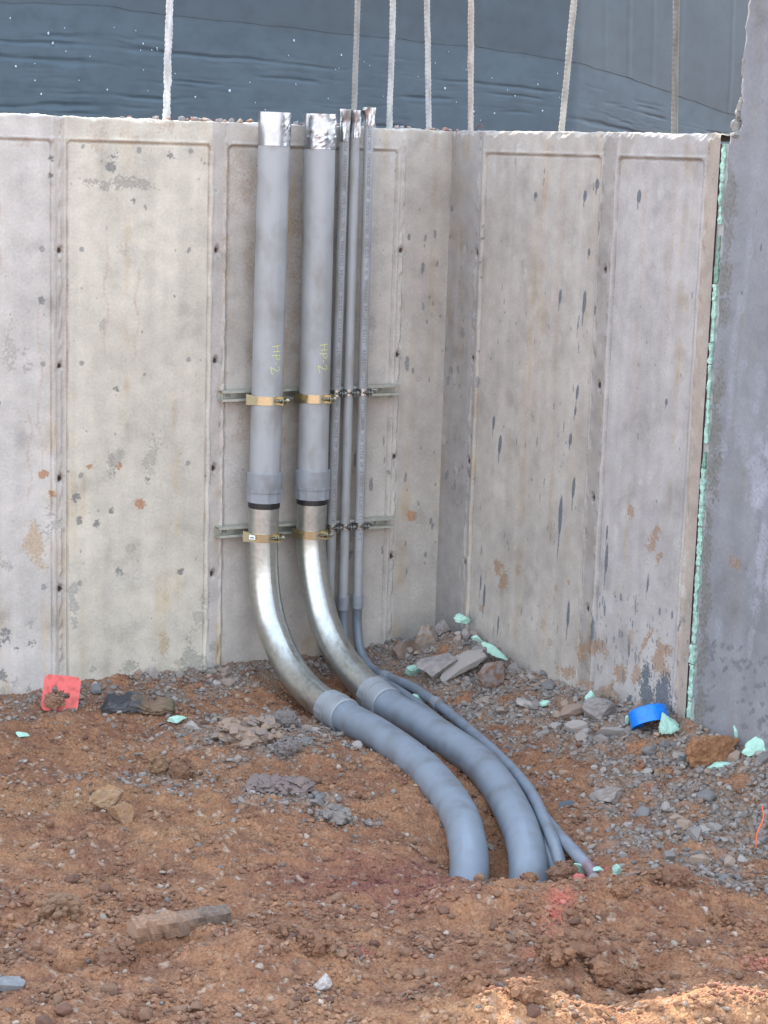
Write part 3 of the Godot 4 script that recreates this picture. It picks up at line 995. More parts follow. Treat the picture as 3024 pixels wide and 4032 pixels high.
func make_sheets() -> void:
	var pos := PackedVector3Array()
	var col := PackedColorArray()
	var n1 := noise(FastNoiseLite.TYPE_SIMPLEX_SMOOTH, 1.0, 3, 500)
	# upper sheet, hung with upright creases
	var ss := PackedFloat32Array()
	var s := -3.2
	while s < 5.0:
		ss.append(s)
		s += 0.02
	var urows := 40
	for j in urows:
		var f := pow(j / float(urows - 1), 1.4)
		for sx in ss:
			var low := sheet_edge(sx) + 0.008 * n1.get_noise_2d(sx * 4.0, 9.0)
			var yy := lerpf(low, (lerpf(3.36, 3.80, sstep(-0.55, -0.42, sx)) - 0.18 * sstep(0.0, 0.2, sx)) + 0.02 * n1.get_noise_2d(sx * 3.0, 1.0), f)  # out-of-view top edge, its heights shaped to steer sun and shadow below
			var out := 0.019 + 0.012 * n1.get_noise_2d(sx * 0.6, yy * 0.8) - 0.03 * f
			var fr := fposmod(sx + 0.03 * sin(sx * 5.0), 0.27) / 0.27
			var cr := exp(-pow((fr - 0.5) / 0.04, 2.0)) * clampf(0.4 + 1.5 * n1.get_noise_2d(sx * 3.0, 4.0), 0.0, 1.0)
			out += 0.004 * cr
			pos.append(sheet_point(sx, yy, out))
			var w := 0.72 + 0.08 * n1.get_noise_2d(sx * 2.0, yy * 2.0)
			w += 0.22 * cr * sstep(-0.2, 0.3, n1.get_noise_2d(sx * 9.0, yy * 3.0))
			col.append(Color(w * 1.0, w, w * 1.0))
	var u := part("plastic_sheet", mk_grid(pos, PackedVector2Array(), col, ss.size(), urows, false), M.sheet, self)
	tag(u, "smooth dark slate plastic sheet with upright creases, hanging behind the rebars", "plastic sheet")
	# lower sheet, pulled along its length
	pos = PackedVector3Array()
	col = PackedColorArray()
	var rows := 190
	for j in rows:
		var f := j / float(rows - 1)
		for sx in ss:
			var top := sheet_edge(sx) + 0.008 * n1.get_noise_2d(sx * 4.0, 9.0)
			var yy := lerpf(1.3, top + 0.06, f)
			var drop := maxf(top - yy, 0.0)
			# wrinkles run along the pull and start or stop at the kinks
			var along := yy + (2.55 - top) * 0.7
			var kinkfade := 1.0 - 0.8 * exp(-pow((sx + 0.60) / 0.12, 2.0)) - 0.7 * exp(-pow((sx - 2.05) / 0.16, 2.0))
			var w1 := n1.get_noise_2d(sx * 0.75, along * 17.0)
			var w2 := n1.get_noise_2d(sx * 2.2 + 30.0, along * 55.0)
			var amp := sstep(0.05, 0.2, drop) * kinkfade
			var out := 0.016 - amp * (0.0060 * sstep(0.30, 0.50, w1) + 0.0012 * sstep(0.25, 0.5, w2)) + 0.012 * n1.get_noise_2d(sx * 0.6, yy * 0.8)
			pos.append(sheet_point(sx, yy, out))
			var w := 0.96 + 0.08 * n1.get_noise_2d(sx * 3.0, yy * 3.0)
			var c := Color(w * 0.98, w * 1.02, w * 1.04)
			var dstr := absf(yy - sheet_stripe(sx))
			if dstr < 0.009:
				c = c.lerp(Color(2.6, 1.35, 1.05), 0.75 * clampf(0.6 + 1.5 * n1.get_noise_2d(sx * 6.0, 2.0), 0.0, 1.0))
			col.append(c)
	u = part("plastic_sheet", mk_grid(pos, PackedVector2Array(), col, ss.size(), rows, false), M.sheet, self)
	tag(u, "wrinkled blue grey plastic sheet with a thin reddish stripe, above the wall top", "plastic sheet")
	# dried splashes stuck to it
	var spl := newst()
	for k in 70:
		var sx := rng.randf_range(-1.2, 2.2)
		var yy := sheet_edge(sx) - rng.randf_range(0.03, 0.5)
		var r := 0.0025 * pow(3.0, pow(rng.randf(), 2.5))
		var nrm := DR
		spl.append_from(rock_mesh(5000 + k % 5, 1, 2, 0.3), 0, Transform3D(Basis(Vector3.UP.cross(nrm), Vector3.UP, nrm).scaled_local(Vector3(r, r * rng.randf_range(1.0, 2.0), r * 0.6)), sheet_point(sx, yy, 0.017 + 0.012 * n1.get_noise_2d(sx * 0.6, yy * 0.8))))
	part("splashes", spl.commit(), mat(Color(0.62, 0.68, 0.72), 0.9), u)

func make_rebars() -> void:
	# [foot, lean along x over one metre, caking, tint]
	var list := [
		[lp(1.179, 2.03, -0.1), 0.02, 0.0035, Color(0.33, 0.325, 0.315), "whitish rebar caked thick with cement, alone above the warm left panel"],
		[lp(0.392, 2.03, -0.1), 0.01, 0.0003, Color(0.24, 0.23, 0.215), "spirally ribbed steel bar rising right behind the taped thin conduits"],
		[lp(0.229, 2.03, -0.1), 0.0, 0.0018, Color(0.26, 0.255, 0.245), "grey cement dusted rebar next to the thin conduits' taped ends"],
		[lp(0.043, 2.03, -0.1), -0.05, 0.0012, Color(0.235, 0.23, 0.22), "grey ribbed rebar over the wall corner, leaning slightly away from its neighbour"],
		[rp(-0.02, 2.03, -0.1), -0.035, 0.0022, Color(0.26, 0.22, 0.195), "rusty brownish rebar with flaking cement, next to the bent wire on the wall"],
		[rp(0.572, 2.03, -0.1), 0.05, 0.0012, Color(0.22, 0.205, 0.18), "slightly tilted rebar in the sunlit edge of the short wall"],
		[rp(1.224, 2.03, -0.1), -0.045, 0.0002, Color(0.17, 0.16, 0.14), "straight dark ribbed rebar in the short wall, close to the pier"]]
	for q in list:
		var foot: Vector3 = q[0]
		var pts := PackedVector3Array()
		for i in 300:
			var h := 0.004 * i
			pts.append(foot + Vector3(q[1] * h, h, 0.0) + Vector3(0.0015 * na.get_noise_2d(foot.x * 9.0, h), 0, 0))
		var cake: float = q[2]
		var sd := foot.x * 17.0
		var rad := func(s: float, a: float) -> float:
			var lug := pow(maxf(0.0, sin(TAU * (s / 0.0165) + a)), 2.0) * absf(sin(a))
			var rib := exp(-pow(sin(a) / 0.18, 2.0)) * 0.0012
			var c := cake * maxf(0.0, 0.3 + 1.4 * nb.get_noise_3d(s * 1.6 + sd, cos(a) * 0.08, sin(a) * 0.08) + 0.8 * na.get_noise_2d(s * 3.0 + sd, 5.0))
			return 0.0104 + 0.0024 * lug + rib + c
		var tint: Color = q[3]
		var colr := func(s: float, a: float) -> Color:
			var w := clampf(0.5 + 1.3 * nb.get_noise_3d(s * 1.2 + sd, cos(a) * 0.06, sin(a) * 0.06), 0.0, 1.0)
			return tint.lerp(tint * (1.5 if cake > 0.001 else 0.7), w)
		var o := part("rebar", tube(pts, 14, rad, colr), M.rebar, self)
		tag(o, q[4], "rebar", "rebars standing out of the wall top")

# ------------------------------------------------------------------ conduits
func straight(a: Vector3, b: Vector3, step := 0.02) -> PackedVector3Array:
	var n := maxi(int(a.distance_to(b) / step), 1)
	var out := PackedVector3Array()
	for i in n + 1:
		out.append(a.lerp(b, i / float(n)))
	return out

func lathe(pts: PackedVector3Array, prof: Array, sides := 36, facets := 0, ref := DR) -> ArrayMesh:
	# prof: [fraction along, radius]; rings are doubled where it should be crisp
	var path := PackedVector3Array()
	var rs := PackedFloat32Array()
	var total := 0.0
	for i in range(1, pts.size()):
		total += pts[i].distance_to(pts[i - 1])
	for q in prof:
		var s: float = q[0] * total
		var acc := 0.0
		for i in range(1, pts.size()):
			var l := pts[i].distance_to(pts[i - 1])
			if acc + l >= s - 1e-6 or i == pts.size() - 1:
				path.append(pts[i - 1].lerp(pts[i], (s - acc) / l))
				break
			acc += l
		rs.append(q[1])
	var tan := (pts[pts.size() - 1] - pts[0]).normalized()
	var pos := PackedVector3Array()
	var idx := PackedInt32Array()
	var nrm := (ref - tan * ref.dot(tan)).normalized()
	var bi := tan.cross(nrm)
	for i in range(path.size() - 1):
		var base := pos.size()
		for e in 2:
			for k in sides + 1:
				var a := TAU * k / sides
				var r := rs[i + e]
				if facets > 0:
					var fa := fposmod(a + PI / facets, TAU / facets) - PI / facets
					r = r * cos(PI / facets) / cos(fa)
				pos.append(path[i + e] + (nrm * cos(a) + bi * sin(a)) * r)
		for k in sides:
			var a0 := base + k
			var c0 := base + sides + 1 + k
			idx.append_array([a0, c0, c0 + 1, a0, c0 + 1, a0 + 1])
	return mk(pos, PackedVector2Array(), PackedColorArray(), idx, facets > 0 and false or facets == 0)

func taped_cap(pts: PackedVector3Array, r: float, seedv: int) -> ArrayMesh:
	# tape pulled over an open pipe end: creased skirt and a sagging lid
	var sides := 48
	var n := pts.size()
	var nz := noise(FastNoiseLite.TYPE_SIMPLEX_SMOOTH, 1.0, 3, seedv)
	var rad := func(s: float, a: float) -> float:
		var fold := nz.get_noise_3d(cos(a) * 2.4 + s * 3.0, sin(a) * 2.4, s * 6.0)
		var crease := maxf(0.0, 1.0 - absf(nz.get_noise_3d(cos(a) * 1.6 + 4.0, sin(a) * 1.6, s * 9.0)) * 7.0)
		return r + 0.0012 + 0.012 * r * fold + 0.05 * r * crease * sstep(-0.1, 0.3, nz.get_noise_3d(cos(a) * 0.8, sin(a) * 0.8 + 3.0, s * 2.0))
	var m := tube(pts, sides, rad, none_call, true)
	return m

func strokes(lines: Array, place: Callable, width: float) -> ArrayMesh:
	# pen lines as raised ribbons on a surface; place(u, v, lift) gives a point
	var pos := PackedVector3Array()
	var idx := PackedInt32Array()
	for l in lines:
		for i in range((l.size() - 1) * 6):
			var a: Vector2 = l[i / 6].lerp(l[i / 6 + 1], (i % 6) / 6.0)
			var b: Vector2 = l[i / 6].lerp(l[i / 6 + 1], (i % 6 + 1) / 6.0)
			var d := (b - a).normalized()
			var n := Vector2(-d.y, d.x) * width * 0.5
			var k := pos.size()
			for p in [a - d * width * 0.3 - n, a - d * width * 0.3 + n, b + d * width * 0.3 + n, b + d * width * 0.3 - n]:
				pos.append(place.call(p.x, p.y, 0.0007))
			idx.append_array([k, k + 1, k + 2, k, k + 2, k + 3])
	return mk(pos, PackedVector2Array(), PackedColorArray(), idx)

func print_line(text: String, length: float, height: float, place: Callable) -> ArrayMesh:
	var f := SystemFont.new()
	f.font_names = PackedStringArray(["Droid Sans Mono"])
	var tm := TextMesh.new()
	tm.font = f
	tm.text = text
	tm.font_size = 32
	tm.pixel_size = 0.01
	tm.depth = 0.0
	tm.curve_step = 4.0
	tm.horizontal_alignment = HORIZONTAL_ALIGNMENT_LEFT
	var arr := tm.get_mesh_arrays()
	var v: PackedVector3Array = arr[Mesh.ARRAY_VERTEX]
	var idx: PackedInt32Array = arr[Mesh.ARRAY_INDEX]
	var x0 := 1e9
	var x1 := -1e9
	var y0 := 1e9
	var y1 := -1e9
	for p in v:
		x0 = minf(x0, p.x)
		x1 = maxf(x1, p.x)
		y0 = minf(y0, p.y)
		y1 = maxf(y1, p.y)
	var pos := PackedVector3Array()
	for p in v:
		pos.append(place.call((p.x - x0) / (x1 - x0) * length, ((p.y - y0) / (y1 - y0) - 0.5) * height, 0.0006))
	return mk(pos, PackedVector2Array(), PackedColorArray(), idx)

func dusty(at: float, full: float, sd: float, base: Color) -> Callable:
	# soil smeared on the buried stretch, in patches
	return func(s: float, a: float) -> Color:
		var n := nb.get_noise_3d(s * 1.3 + sd, cos(a) * 0.07, sin(a) * 0.07) + 0.8 * nc.get_noise_3d(s * 1.2 + sd, cos(a) * 0.06, sin(a) * 0.06)
		var w := clampf((n - 0.18) * 2.0, 0.0, 1.0) * (1.0 if s > at else 0.25)
		return base.lerp(Color(0.78, 0.68, 0.59), 0.45 * w)

func big_conduit(pts: Array, elbow_end: Vector3, tape_y: float, ys: Array, label: String, sd: int) -> void:
	var r := 0.0585
	var o := thing("large_conduit", label, "conduit", Vector3(pts[2].x, 0, pts[2].z), "large conduits")
	var inv := o.transform.affine_inverse()
	var top: Vector3 = pts[0]
	var mid: Vector3 = pts[1]
	var ax := (top - mid) / (top.y - mid.y)
	var at := func(y: float) -> Vector3: return mid + ax * (y - mid.y)
	var flat_r := func(_s: float, _a: float) -> float: return r
	part("upper_pipe", tube(straight(at.call(top.y - 0.004), at.call(ys[0] - 0.02)), 40, flat_r), M.pvc, o, inv)
	part("taped_end", taped_cap(straight(at.call(tape_y), at.call(top.y), 0.004), r, 600 + sd), M.foil, o, inv)
	# threaded adapter: barrel, collar and a skirt with flats
	var H: float = ys[0] - ys[1]
	var ad := part("adapter", lathe(straight(at.call(ys[0]), at.call(ys[0] - H * 0.55)), [[0.0, r], [0.0, 0.0655], [0.03, 0.0668], [1.0, 0.0672]]), M.fitting, o, inv)
	part("collar", lathe(straight(at.call(ys[0] - H * 0.55), at.call(ys[0] - H * 0.65)), [[0.0, 0.067], [0.05, 0.0705], [0.95, 0.0705], [1.0, 0.066]], 48, 12), M.fitting, ad)
	part("skirt", lathe(straight(at.call(ys[0] - H * 0.65), at.call(ys[1])), [[0.0, 0.066], [0.02, 0.0672], [0.97, 0.0672], [1.0, 0.0655], [1.0, 0.05]], 48, 12), M.fitting, ad)
	part("thread_ring", lathe(straight(at.call(ys[1] + 0.004), at.call(ys[2])), [[0.0, 0.0585], [0.3, 0.0600], [0.9, 0.0600], [1.0, 0.0575], [1.0, 0.05]]), M.black, o, inv)
	# steel elbow
	var path := curve_points([at.call(ys[2] + 0.01)] + pts.slice(2), 0.012)
	var se := dist_at(path, elbow_end)
	var steel := func(s: float, a: float) -> Color:
		var n := nb.get_noise_3d(s * 0.6 + sd, cos(a) * 0.10, sin(a) * 0.10) + 0.7 * nc.get_noise_3d(s * 0.9 + sd, cos(a) * 0.2, sin(a) * 0.2)
		return Color(0.95, 0.95, 0.94).lerp(Color(0.60, 0.56, 0.50), clampf((n + 0.1) * 1.2, 0.0, 1.0) * sstep(0.38, 0.62, s))
	part("steel_elbow", tube(slice_path(path, 0.0, se + 0.03), 40, func(_s: float, _a: float) -> float: return 0.0572, steel), M.steel, o, inv)
	var cp := part("coupling", lathe(slice_path(path, se - 0.012, se + 0.035), [[0.0, 0.05], [0.0, 0.0655], [0.04, 0.0668], [0.96, 0.0668], [1.0, 0.0655]], 48, 14, Vector3.UP), M.fitting, o, inv)
	part("bell_end", lathe(slice_path(path, se + 0.035, se + 0.105), [[0.0, 0.0695], [0.12, 0.0695], [0.13, 0.0665], [0.92, 0.0665], [1.0, 0.0640], [1.0, 0.0585]], 48, 0, Vector3.UP), M.fitting, cp)
	part("lower_bend", tube(slice_path(path, se + 0.03, 99.0), 40, flat_r, dusty(0.0, 1.0, sd * 3.0, Color(0.96, 0.98, 1.02))), M.pvc_dusty_sky_tint, o, inv)
	# pen mark, read from top to bottom
	var base: Vector3 = at.call(1.285)
	var th0 := -0.22
	var place := func(u: float, v: float, lift: float) -> Vector3:
		var an := th0 + v / r
		return base - ax * u + (DR * cos(an) - DL * sin(an)) * (r + lift)
	var hp := [[Vector2(0.0, 0.034), Vector2(0.004, 0.0)], [Vector2(0.022, 0.034), Vector2(0.022, 0.004)], [Vector2(0.0, 0.018), Vector2(0.022, 0.020)],
		[Vector2(0.036, 0.0), Vector2(0.036, 0.032), Vector2(0.046, 0.034), Vector2(0.054, 0.027), Vector2(0.050, 0.018), Vector2(0.037, 0.015)],
		[Vector2(0.060, 0.015), Vector2(0.070, 0.016)],
		[Vector2(0.078, 0.024), Vector2(0.082, 0.032), Vector2(0.090, 0.034), Vector2(0.096, 0.026), Vector2(0.090, 0.012), Vector2(0.080, -0.004), Vector2(0.094, -0.002), Vector2(0.106, 0.002)]]
	part("pen_mark", strokes(hp, place, 0.0026), M.yellow_ink, o, inv)

func small_conduit(pts: Array, nvert: int, tape_y: float, coupling_y: float, label: String, sd: int, text: String, t_bottom: float, t_top: float, th0: float, joints: Array, paint_end := false) -> void:
	var r := 0.0188
	var o := thing("thin_conduit", label, "conduit", Vector3(pts[1].x, 0, pts[1].z), "thin conduits")
	var inv := o.transform.affine_inverse()
	var top: Vector3 = pts[0]
	var mid: Vector3 = pts[nvert - 2]
	var ax := (top - mid) / (top.y - mid.y)
	var at := func(y: float) -> Vector3: return mid + ax * (y - mid.y)
	var flat_r := func(_s: float, _a: float) -> float: return r
	part("upper_pipe", tube(straight(at.call(top.y - 0.01), at.call(coupling_y)), 24, flat_r), M.pvc, o, inv)
	var capr := func(s: float, a: float) -> float:
		var h := tape_y + s
		var flare := sstep(top.y - 0.05, top.y, h)
		var cz := maxf(0.0, 1.0 - 4.0 * absf(nb.get_noise_3d(cos(a) * 0.14 + sd, sin(a) * 0.14, s * 0.5)))
		return r + 0.001 + 0.0035 * cz + flare * 0.006 * (0.7 + 0.5 * cos(2.0 * a + sd))
	part("taped_end", tube(straight(at.call(tape_y), at.call(top.y), 0.004), 32, capr), M.foil, o, inv)
	var rest := [at.call(coupling_y)] + pts.slice(nvert - 1)
	var path := curve_points(rest, 0.01)
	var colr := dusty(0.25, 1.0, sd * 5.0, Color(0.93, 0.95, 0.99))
	var total := 0.0
	for i in range(1, path.size()):
		total += path[i].distance_to(path[i - 1])
	if paint_end:
		var inner := colr
		colr = func(s: float, a: float) -> Color:
			var w := sstep(total - 0.155, total - 0.125, s + 0.02 * nb.get_noise_2d(s, a)) * clampf(0.8 + nb.get_noise_2d(s * 2.0, a * 0.3), 0.0, 1.0)
			return inner.call(s, a).lerp(Color(1.3, 0.42, 0.38), w)
	part("lower_pipe", tube(path, 24, flat_r, colr), M.pvc_dusty_sky_tint, o, inv)
	part("coupling", lathe(straight(at.call(coupling_y + 0.005), at.call(coupling_y - 0.052)), [[0.0, r], [0.0, 0.0225], [0.05, 0.0232], [0.95, 0.0232], [1.0, 0.0225], [1.0, r]], 28), M.fitting, o, inv)
	for j in joints:
		var s := dist_at(path, j)
		part("coupling", lathe(slice_path(path, s - 0.022, s + 0.022), [[0.0, r], [0.0, 0.0222], [0.08, 0.0229], [0.92, 0.0229], [1.0, 0.0222], [1.0, r]], 28, 0, Vector3.UP), M.fitting, o, inv)
	if text != "":
		var place := func(u: float, v: float, lift: float) -> Vector3:
			var an := th0 - v / r
			return at.call(t_bottom + u) + (DR * cos(an) - DL * sin(an)) * (r + lift)
		part("print", print_line(text, t_top - t_bottom, 0.0145, place), M.ink, o, inv)

func make_conduits() -> void:
	# galvanised steel with its own dull patches
	var z: StandardMaterial3D = M.zinc.duplicate()
	z.albedo_color = Color(0.77, 0.77, 0.76)
	z.vertex_color_use_as_albedo = true
	z.roughness = 0.36
	z.metallic = 0.92
	M.steel = z
	var b1 := [Vector3(-0.440, 2.127, -7.034), Vector3(-0.453, 0.662, -7.026), Vector3(-0.454, 0.519, -7.025), Vector3(-0.447, 0.396, -7.015), Vector3(-0.430, 0.295, -6.986), Vector3(-0.404, 0.216, -6.945), Vector3(-0.345, 0.119, -6.847), Vector3(-0.268, 0.058, -6.723), Vector3(-0.169, 0.031, -6.560), Vector3(-0.091, 0.024, -6.443), Vector3(-0.003, 0.022, -6.301), Vector3(0.139, 0.015, -6.008), Vector3(0.212, 0.008, -5.780), Vector3(0.262, -0.005, -5.571), Vector3(0.278, -0.022, -5.410), Vector3(0.283, -0.060, -5.294), Vector3(0.272, -0.130, -5.224), Vector3(0.262, -0.25, -5.18)]
	big_conduit(b1, Vector3(-0.169, 0.031, -6.560), 2.008, [0.806, 0.692, 0.669], "large grey conduit standing apart from the thin conduits, with steel elbow and long bend", 1)
	var b2 := [Vector3(-0.279, 2.128, -7.133), Vector3(-0.276, 0.647, -7.134), Vector3(-0.276, 0.502, -7.134), Vector3(-0.258, 0.382, -7.105), Vector3(-0.237, 0.299, -7.070), Vector3(-0.216, 0.235, -7.037), Vector3(-0.167, 0.148, -6.957), Vector3(-0.093, 0.085, -6.836), Vector3(0.006, 0.034, -6.674), Vector3(0.140, 0.020, -6.463), Vector3(0.239, 0.018, -6.259), Vector3(0.336, 0.012, -6.055), Vector3(0.396, 0.004, -5.822), Vector3(0.433, -0.006, -5.589), Vector3(0.452, -0.025, -5.421), Vector3(0.458, -0.060, -5.308), Vector3(0.454, -0.130, -5.273), Vector3(0.448, -0.25, -5.24)]
	big_conduit(b2, Vector3(-0.018, 0.045, -6.712), 2.001, [0.802, 0.690, 0.669], "large grey conduit running right beside the thin conduits, with steel elbow and long bend", 2)
	var line := "CANTEX SCHEDULE 40 RIGID PVC NONMETALLIC CONDUIT INTERTEK LISTED 3107144 CONFORMS TO UL STD 651 ABOVEGROUND AND"
	var sa := [Vector3(-0.190, 2.150, -7.240), Vector3(-0.202, 0.557, -7.232), Vector3(-0.202, 0.20, -7.233), Vector3(-0.196, 0.10, -7.222), Vector3(-0.165, 0.025, -7.17), Vector3(-0.10, -0.012, -7.06), Vector3(0.0, -0.02, -6.90), Vector3(0.20, -0.028, -6.52), Vector3(0.38, -0.032, -6.16), Vector3(0.481, -0.030, -5.914), Vector3(0.513, -0.016, -5.68), Vector3(0.553, -0.004, -5.440), Vector3(0.597, 0.0, -5.245), Vector3(0.634, -0.022, -5.150), Vector3(0.655, -0.09, -5.09)]
	small_conduit(sa, 3, 2.032, 0.26, "thin grey conduit nearest the large conduits, its buried end sprayed pink", 1, "3/4\" (21) " + line, 0.56, 2.03, -0.12, [], true)
	var sb := [Vector3(-0.152, 2.148, -7.263), Vector3(-0.151, 0.553, -7.264), Vector3(-0.149, 0.255, -7.265), Vector3(-0.146, 0.161, -7.267), Vector3(-0.140, 0.088, -7.257), Vector3(-0.124, 0.040, -7.230), Vector3(-0.093, 0.008, -7.179), Vector3(-0.019, -0.004, -7.09), Vector3(0.057, 0.0, -6.955), Vector3(0.142, 0.0, -6.754), Vector3(0.238, 0.0, -6.493), Vector3(0.326, 0.0, -6.236), Vector3(0.399, 0.0, -5.958), Vector3(0.452, -0.002, -5.714), Vector3(0.494, -0.020, -5.482), Vector3(0.522, -0.040, -5.344), Vector3(0.542, -0.090, -5.288), Vector3(0.55, -0.18, -5.25)]
	small_conduit(sb, 3, 2.047, 0.275, "middle thin grey conduit, without printing on its upright pipe", 2, "", 0, 0, 0, [Vector3(0.02, -0.006, -7.04)])
	var sc := [Vector3(-0.101, 2.160, -7.294), Vector3(-0.095, 0.548, -7.298), Vector3(-0.094, 0.249, -7.298), Vector3(-0.092, 0.154, -7.300), Vector3(-0.080, 0.066, -7.280), Vector3(-0.056, 0.023, -7.241), Vector3(-0.018, 0.002, -7.179), Vector3(0.019, 0.008, -7.090), Vector3(0.119, 0.020, -6.915), Vector3(0.216, 0.020, -6.693), Vector3(0.326, 0.020, -6.371), Vector3(0.426, 0.020, -6.043), Vector3(0.489, 0.020, -5.757), Vector3(0.520, 0.012, -5.477), Vector3(0.538, -0.008, -5.336), Vector3(0.551, -0.050, -5.260), Vector3(0.557, -0.14, -5.21)]
	small_conduit(sc, 3, 2.094, 0.275, "printed thin grey conduit farthest from the large conduits", 3, "3/4\" (21) " + line + " UNDERGROUND SUNLIGHT", 0.50, 2.09, -0.28, [Vector3(0.03, 0.01, -7.07), Vector3(0.216, 0.02, -6.693)])

# ------------------------------------------------------------------ channels and clamps
func channel_mesh(length: float, slots: Array) -> ArrayMesh:
	# open steel channel: web at the back with slots, two flanges, lips turned in. x along, z outwards
	var st := newst()
	var hgt := 0.041
	var th := 0.0027
	var dep := 0.041
	# web as pieces round the slots
	var xs := [-length * 0.5]
	for s in slots:
		xs.append(s[0] - s[1] * 0.5)
		xs.append(s[0] + s[1] * 0.5)
	xs.append(length * 0.5)
	for i in range(0, xs.size(), 2):
		box(st, Vector3(xs[i + 1] - xs[i], hgt - 0.006, th), Transform3D(Basis(), Vector3((xs[i] + xs[i + 1]) * 0.5, 0, th * 0.5)))
	for s in slots:
		for e in [-1, 1]:
			box(st, Vector3(s[1], 0.010, th), Transform3D(Basis(), Vector3(s[0], e * 0.0125, th * 0.5)))
			# rounded slot ends
			for k in 3:
				var f: float = [0.0045, 0.0025, 0.001][k]
				box(st, Vector3(f, 0.0075 * 2.0 - 0.004 * (2 - k) * 0.0, th * 0.98), Transform3D(Basis(), Vector3(s[0] + e * (s[1] * 0.5 - f * 0.5), 0, th * 0.5 - 0.0004 * k)))
	for e in [-1, 1]:
		var rot := Basis(Vector3.RIGHT, 0.0)
		box(st, Vector3(length, th, dep), Transform3D(rot, Vector3(0, e * (hgt * 0.5 - th * 0.5), dep * 0.5)))
		box(st, Vector3(length, 0.0095 - th, th), Transform3D(rot, Vector3(0, e * (hgt * 0.5 - th - (0.0095 - th) * 0.5), dep - th * 0.5)))
		box(st, Vector3(length, th * 0.95, 0.008), Transform3D(rot, Vector3(0, e * (hgt * 0.5 - 0.0095 + th * 0.5), dep - th - 0.004)))
	return st.commit()

func band_mesh(r: float, a0: float, a1: float, width: float, th: float, lead: float) -> ArrayMesh:
	# strap round a pipe: angle 0 points out of the wall, positive to the left; lead adds a straight tail at a1 towards the wall
	var pos := PackedVector3Array()
	var n := 26
	var rings := []
	for i in n + 1:
		var a := lerpf(a0, a1, i / float(n))
		rings.append([Vector3(-sin(a), 0, cos(a)) * r, Vector3(-sin(a), 0, cos(a)), 1.0])
	if lead > 0.0:
		var a := a1
		var tangent := Vector3(-cos(a), 0, -sin(a))
		var nn := Vector3(-sin(a), 0, cos(a))
		rings.append([Vector3(-sin(a), 0, cos(a)) * r + tangent * lead * 0.5, nn, 1.15])
		rings.append([Vector3(-sin(a), 0, cos(a)) * r + tangent * lead, nn, 1.3])
	for q in rings:
		var w: float = width * 0.5 * q[2]
		var nn: Vector3 = q[1]
		var p: Vector3 = q[0]
		for c in [[-1, 0.0], [-1, 1.0], [1, 1.0], [1, 0.0], [-1, 0.0]]:
			pos.append(p + Vector3(0, c[0] * w, 0) + nn * th * c[1])
	return mk(pos, PackedVector2Array(), PackedColorArray(), grid_idx(5, rings.size(), true), false)

func clamp_on(at: Vector3, r: float, big: bool, ink: bool, label: String) -> void:
	# local axes: x along the wall to the right, z out of the wall
	var b := Basis(-DL, Vector3.UP, DR)
	var o := thing("pipe_clamp", label, "clamp", at, "strut clamps")
	o.transform.basis = b
	var w := 0.032 if big else 0.026
	var m: Material = M.yellow_zinc if big else M.bright_zinc
	if big:
		part("strap", band_mesh(r, -0.35, 1.15, w, 0.0022, 0.050), m, o)
		part("strap", band_mesh(r, -1.9, -0.75, w, 0.0022, 0.0), m, o)
	else:
		part("strap", band_mesh(r, -0.15, 1.9, w, 0.0016, 0.004), m, o)
		part("strap", band_mesh(r, -1.9, -0.75, w, 0.0016, 0.0), m, o)
	var zx := Basis(Vector3(0, 0, 1), PI / 2)
	# ears stand out where the bolt crosses
	for e in [[-0.35 if big else -0.15, 0], [-0.75, 1]]:
		var a: float = e[0]
		var ear := newst()
		var dir := Vector3(-sin(a), 0, cos(a)).lerp(Vector3(0.25, 0, 1).normalized(), 0.6).normalized()
		var side := Vector3(dir.z, 0, -dir.x)
		var ln := 0.024 if big else 0.020
		box(ear, Vector3(0.0022, w, ln), Transform3D(Basis(side, Vector3.UP, dir), Vector3(-sin(a), 0, cos(a)) * (r + 0.001) + dir * ln * 0.5))
		part("ear", ear.commit(), m, o)
	var s := 1.0 if big else 0.8
	var bx := r * (0.52 if big else 0.50)
	var bz := r * 0.86 + 0.017 * s
	var bt := newst()
	cyl(bt, 0.0038 * s, 0.062 * s, Transform3D(zx, Vector3(bx, 0, bz)), 12)
	part("bolt", bt.commit(), M.bolt, o)
	var hd := newst()
	cyl(hd, 0.0085 * s, 0.006 * s, Transform3D(zx, Vector3(bx + 0.019 * s, 0, bz)), 6)
	cyl(hd, 0.0105 * s, 0.0022 * s, Transform3D(zx, Vector3(bx + 0.013 * s, 0, bz)), 18)
	part("bolt_head", hd.commit(), m, o)
	var nt := newst()
	cyl(nt, 0.0088 * s, 0.007 * s, Transform3D(zx, Vector3(bx - 0.012 * s, 0, bz)), 6)
	cyl(nt, 0.0108 * s, 0.0022 * s, Transform3D(zx, Vector3(bx - 0.006 * s, 0, bz)), 18)
	part("nut", nt.commit(), M.bolt, o)
	if ink:
		var lb := newst()
		box(lb, Vector3(0.026, 0.016, 0.0006), Transform3D(Basis(Vector3.UP, -1.0), Vector3(-sin(1.05), 0, cos(1.05)) * (r + 0.0034) + Vector3(-0.008, 0.004, -0.002)))
		var lab := part("paper_label", lb.commit(), mat(Color(0.85, 0.86, 0.87), 0.7), o)
		var tx := newst()
		box(tx, Vector3(0.015, 0.0045, 0.0006), Transform3D(Basis(Vector3.UP, -1.0), Vector3(-sin(1.05), 0, cos(1.05)) * (r + 0.0041) + Vector3(-0.008, 0.003, -0.002)))
		part("label_print", tx.commit(), M.ink, lab)

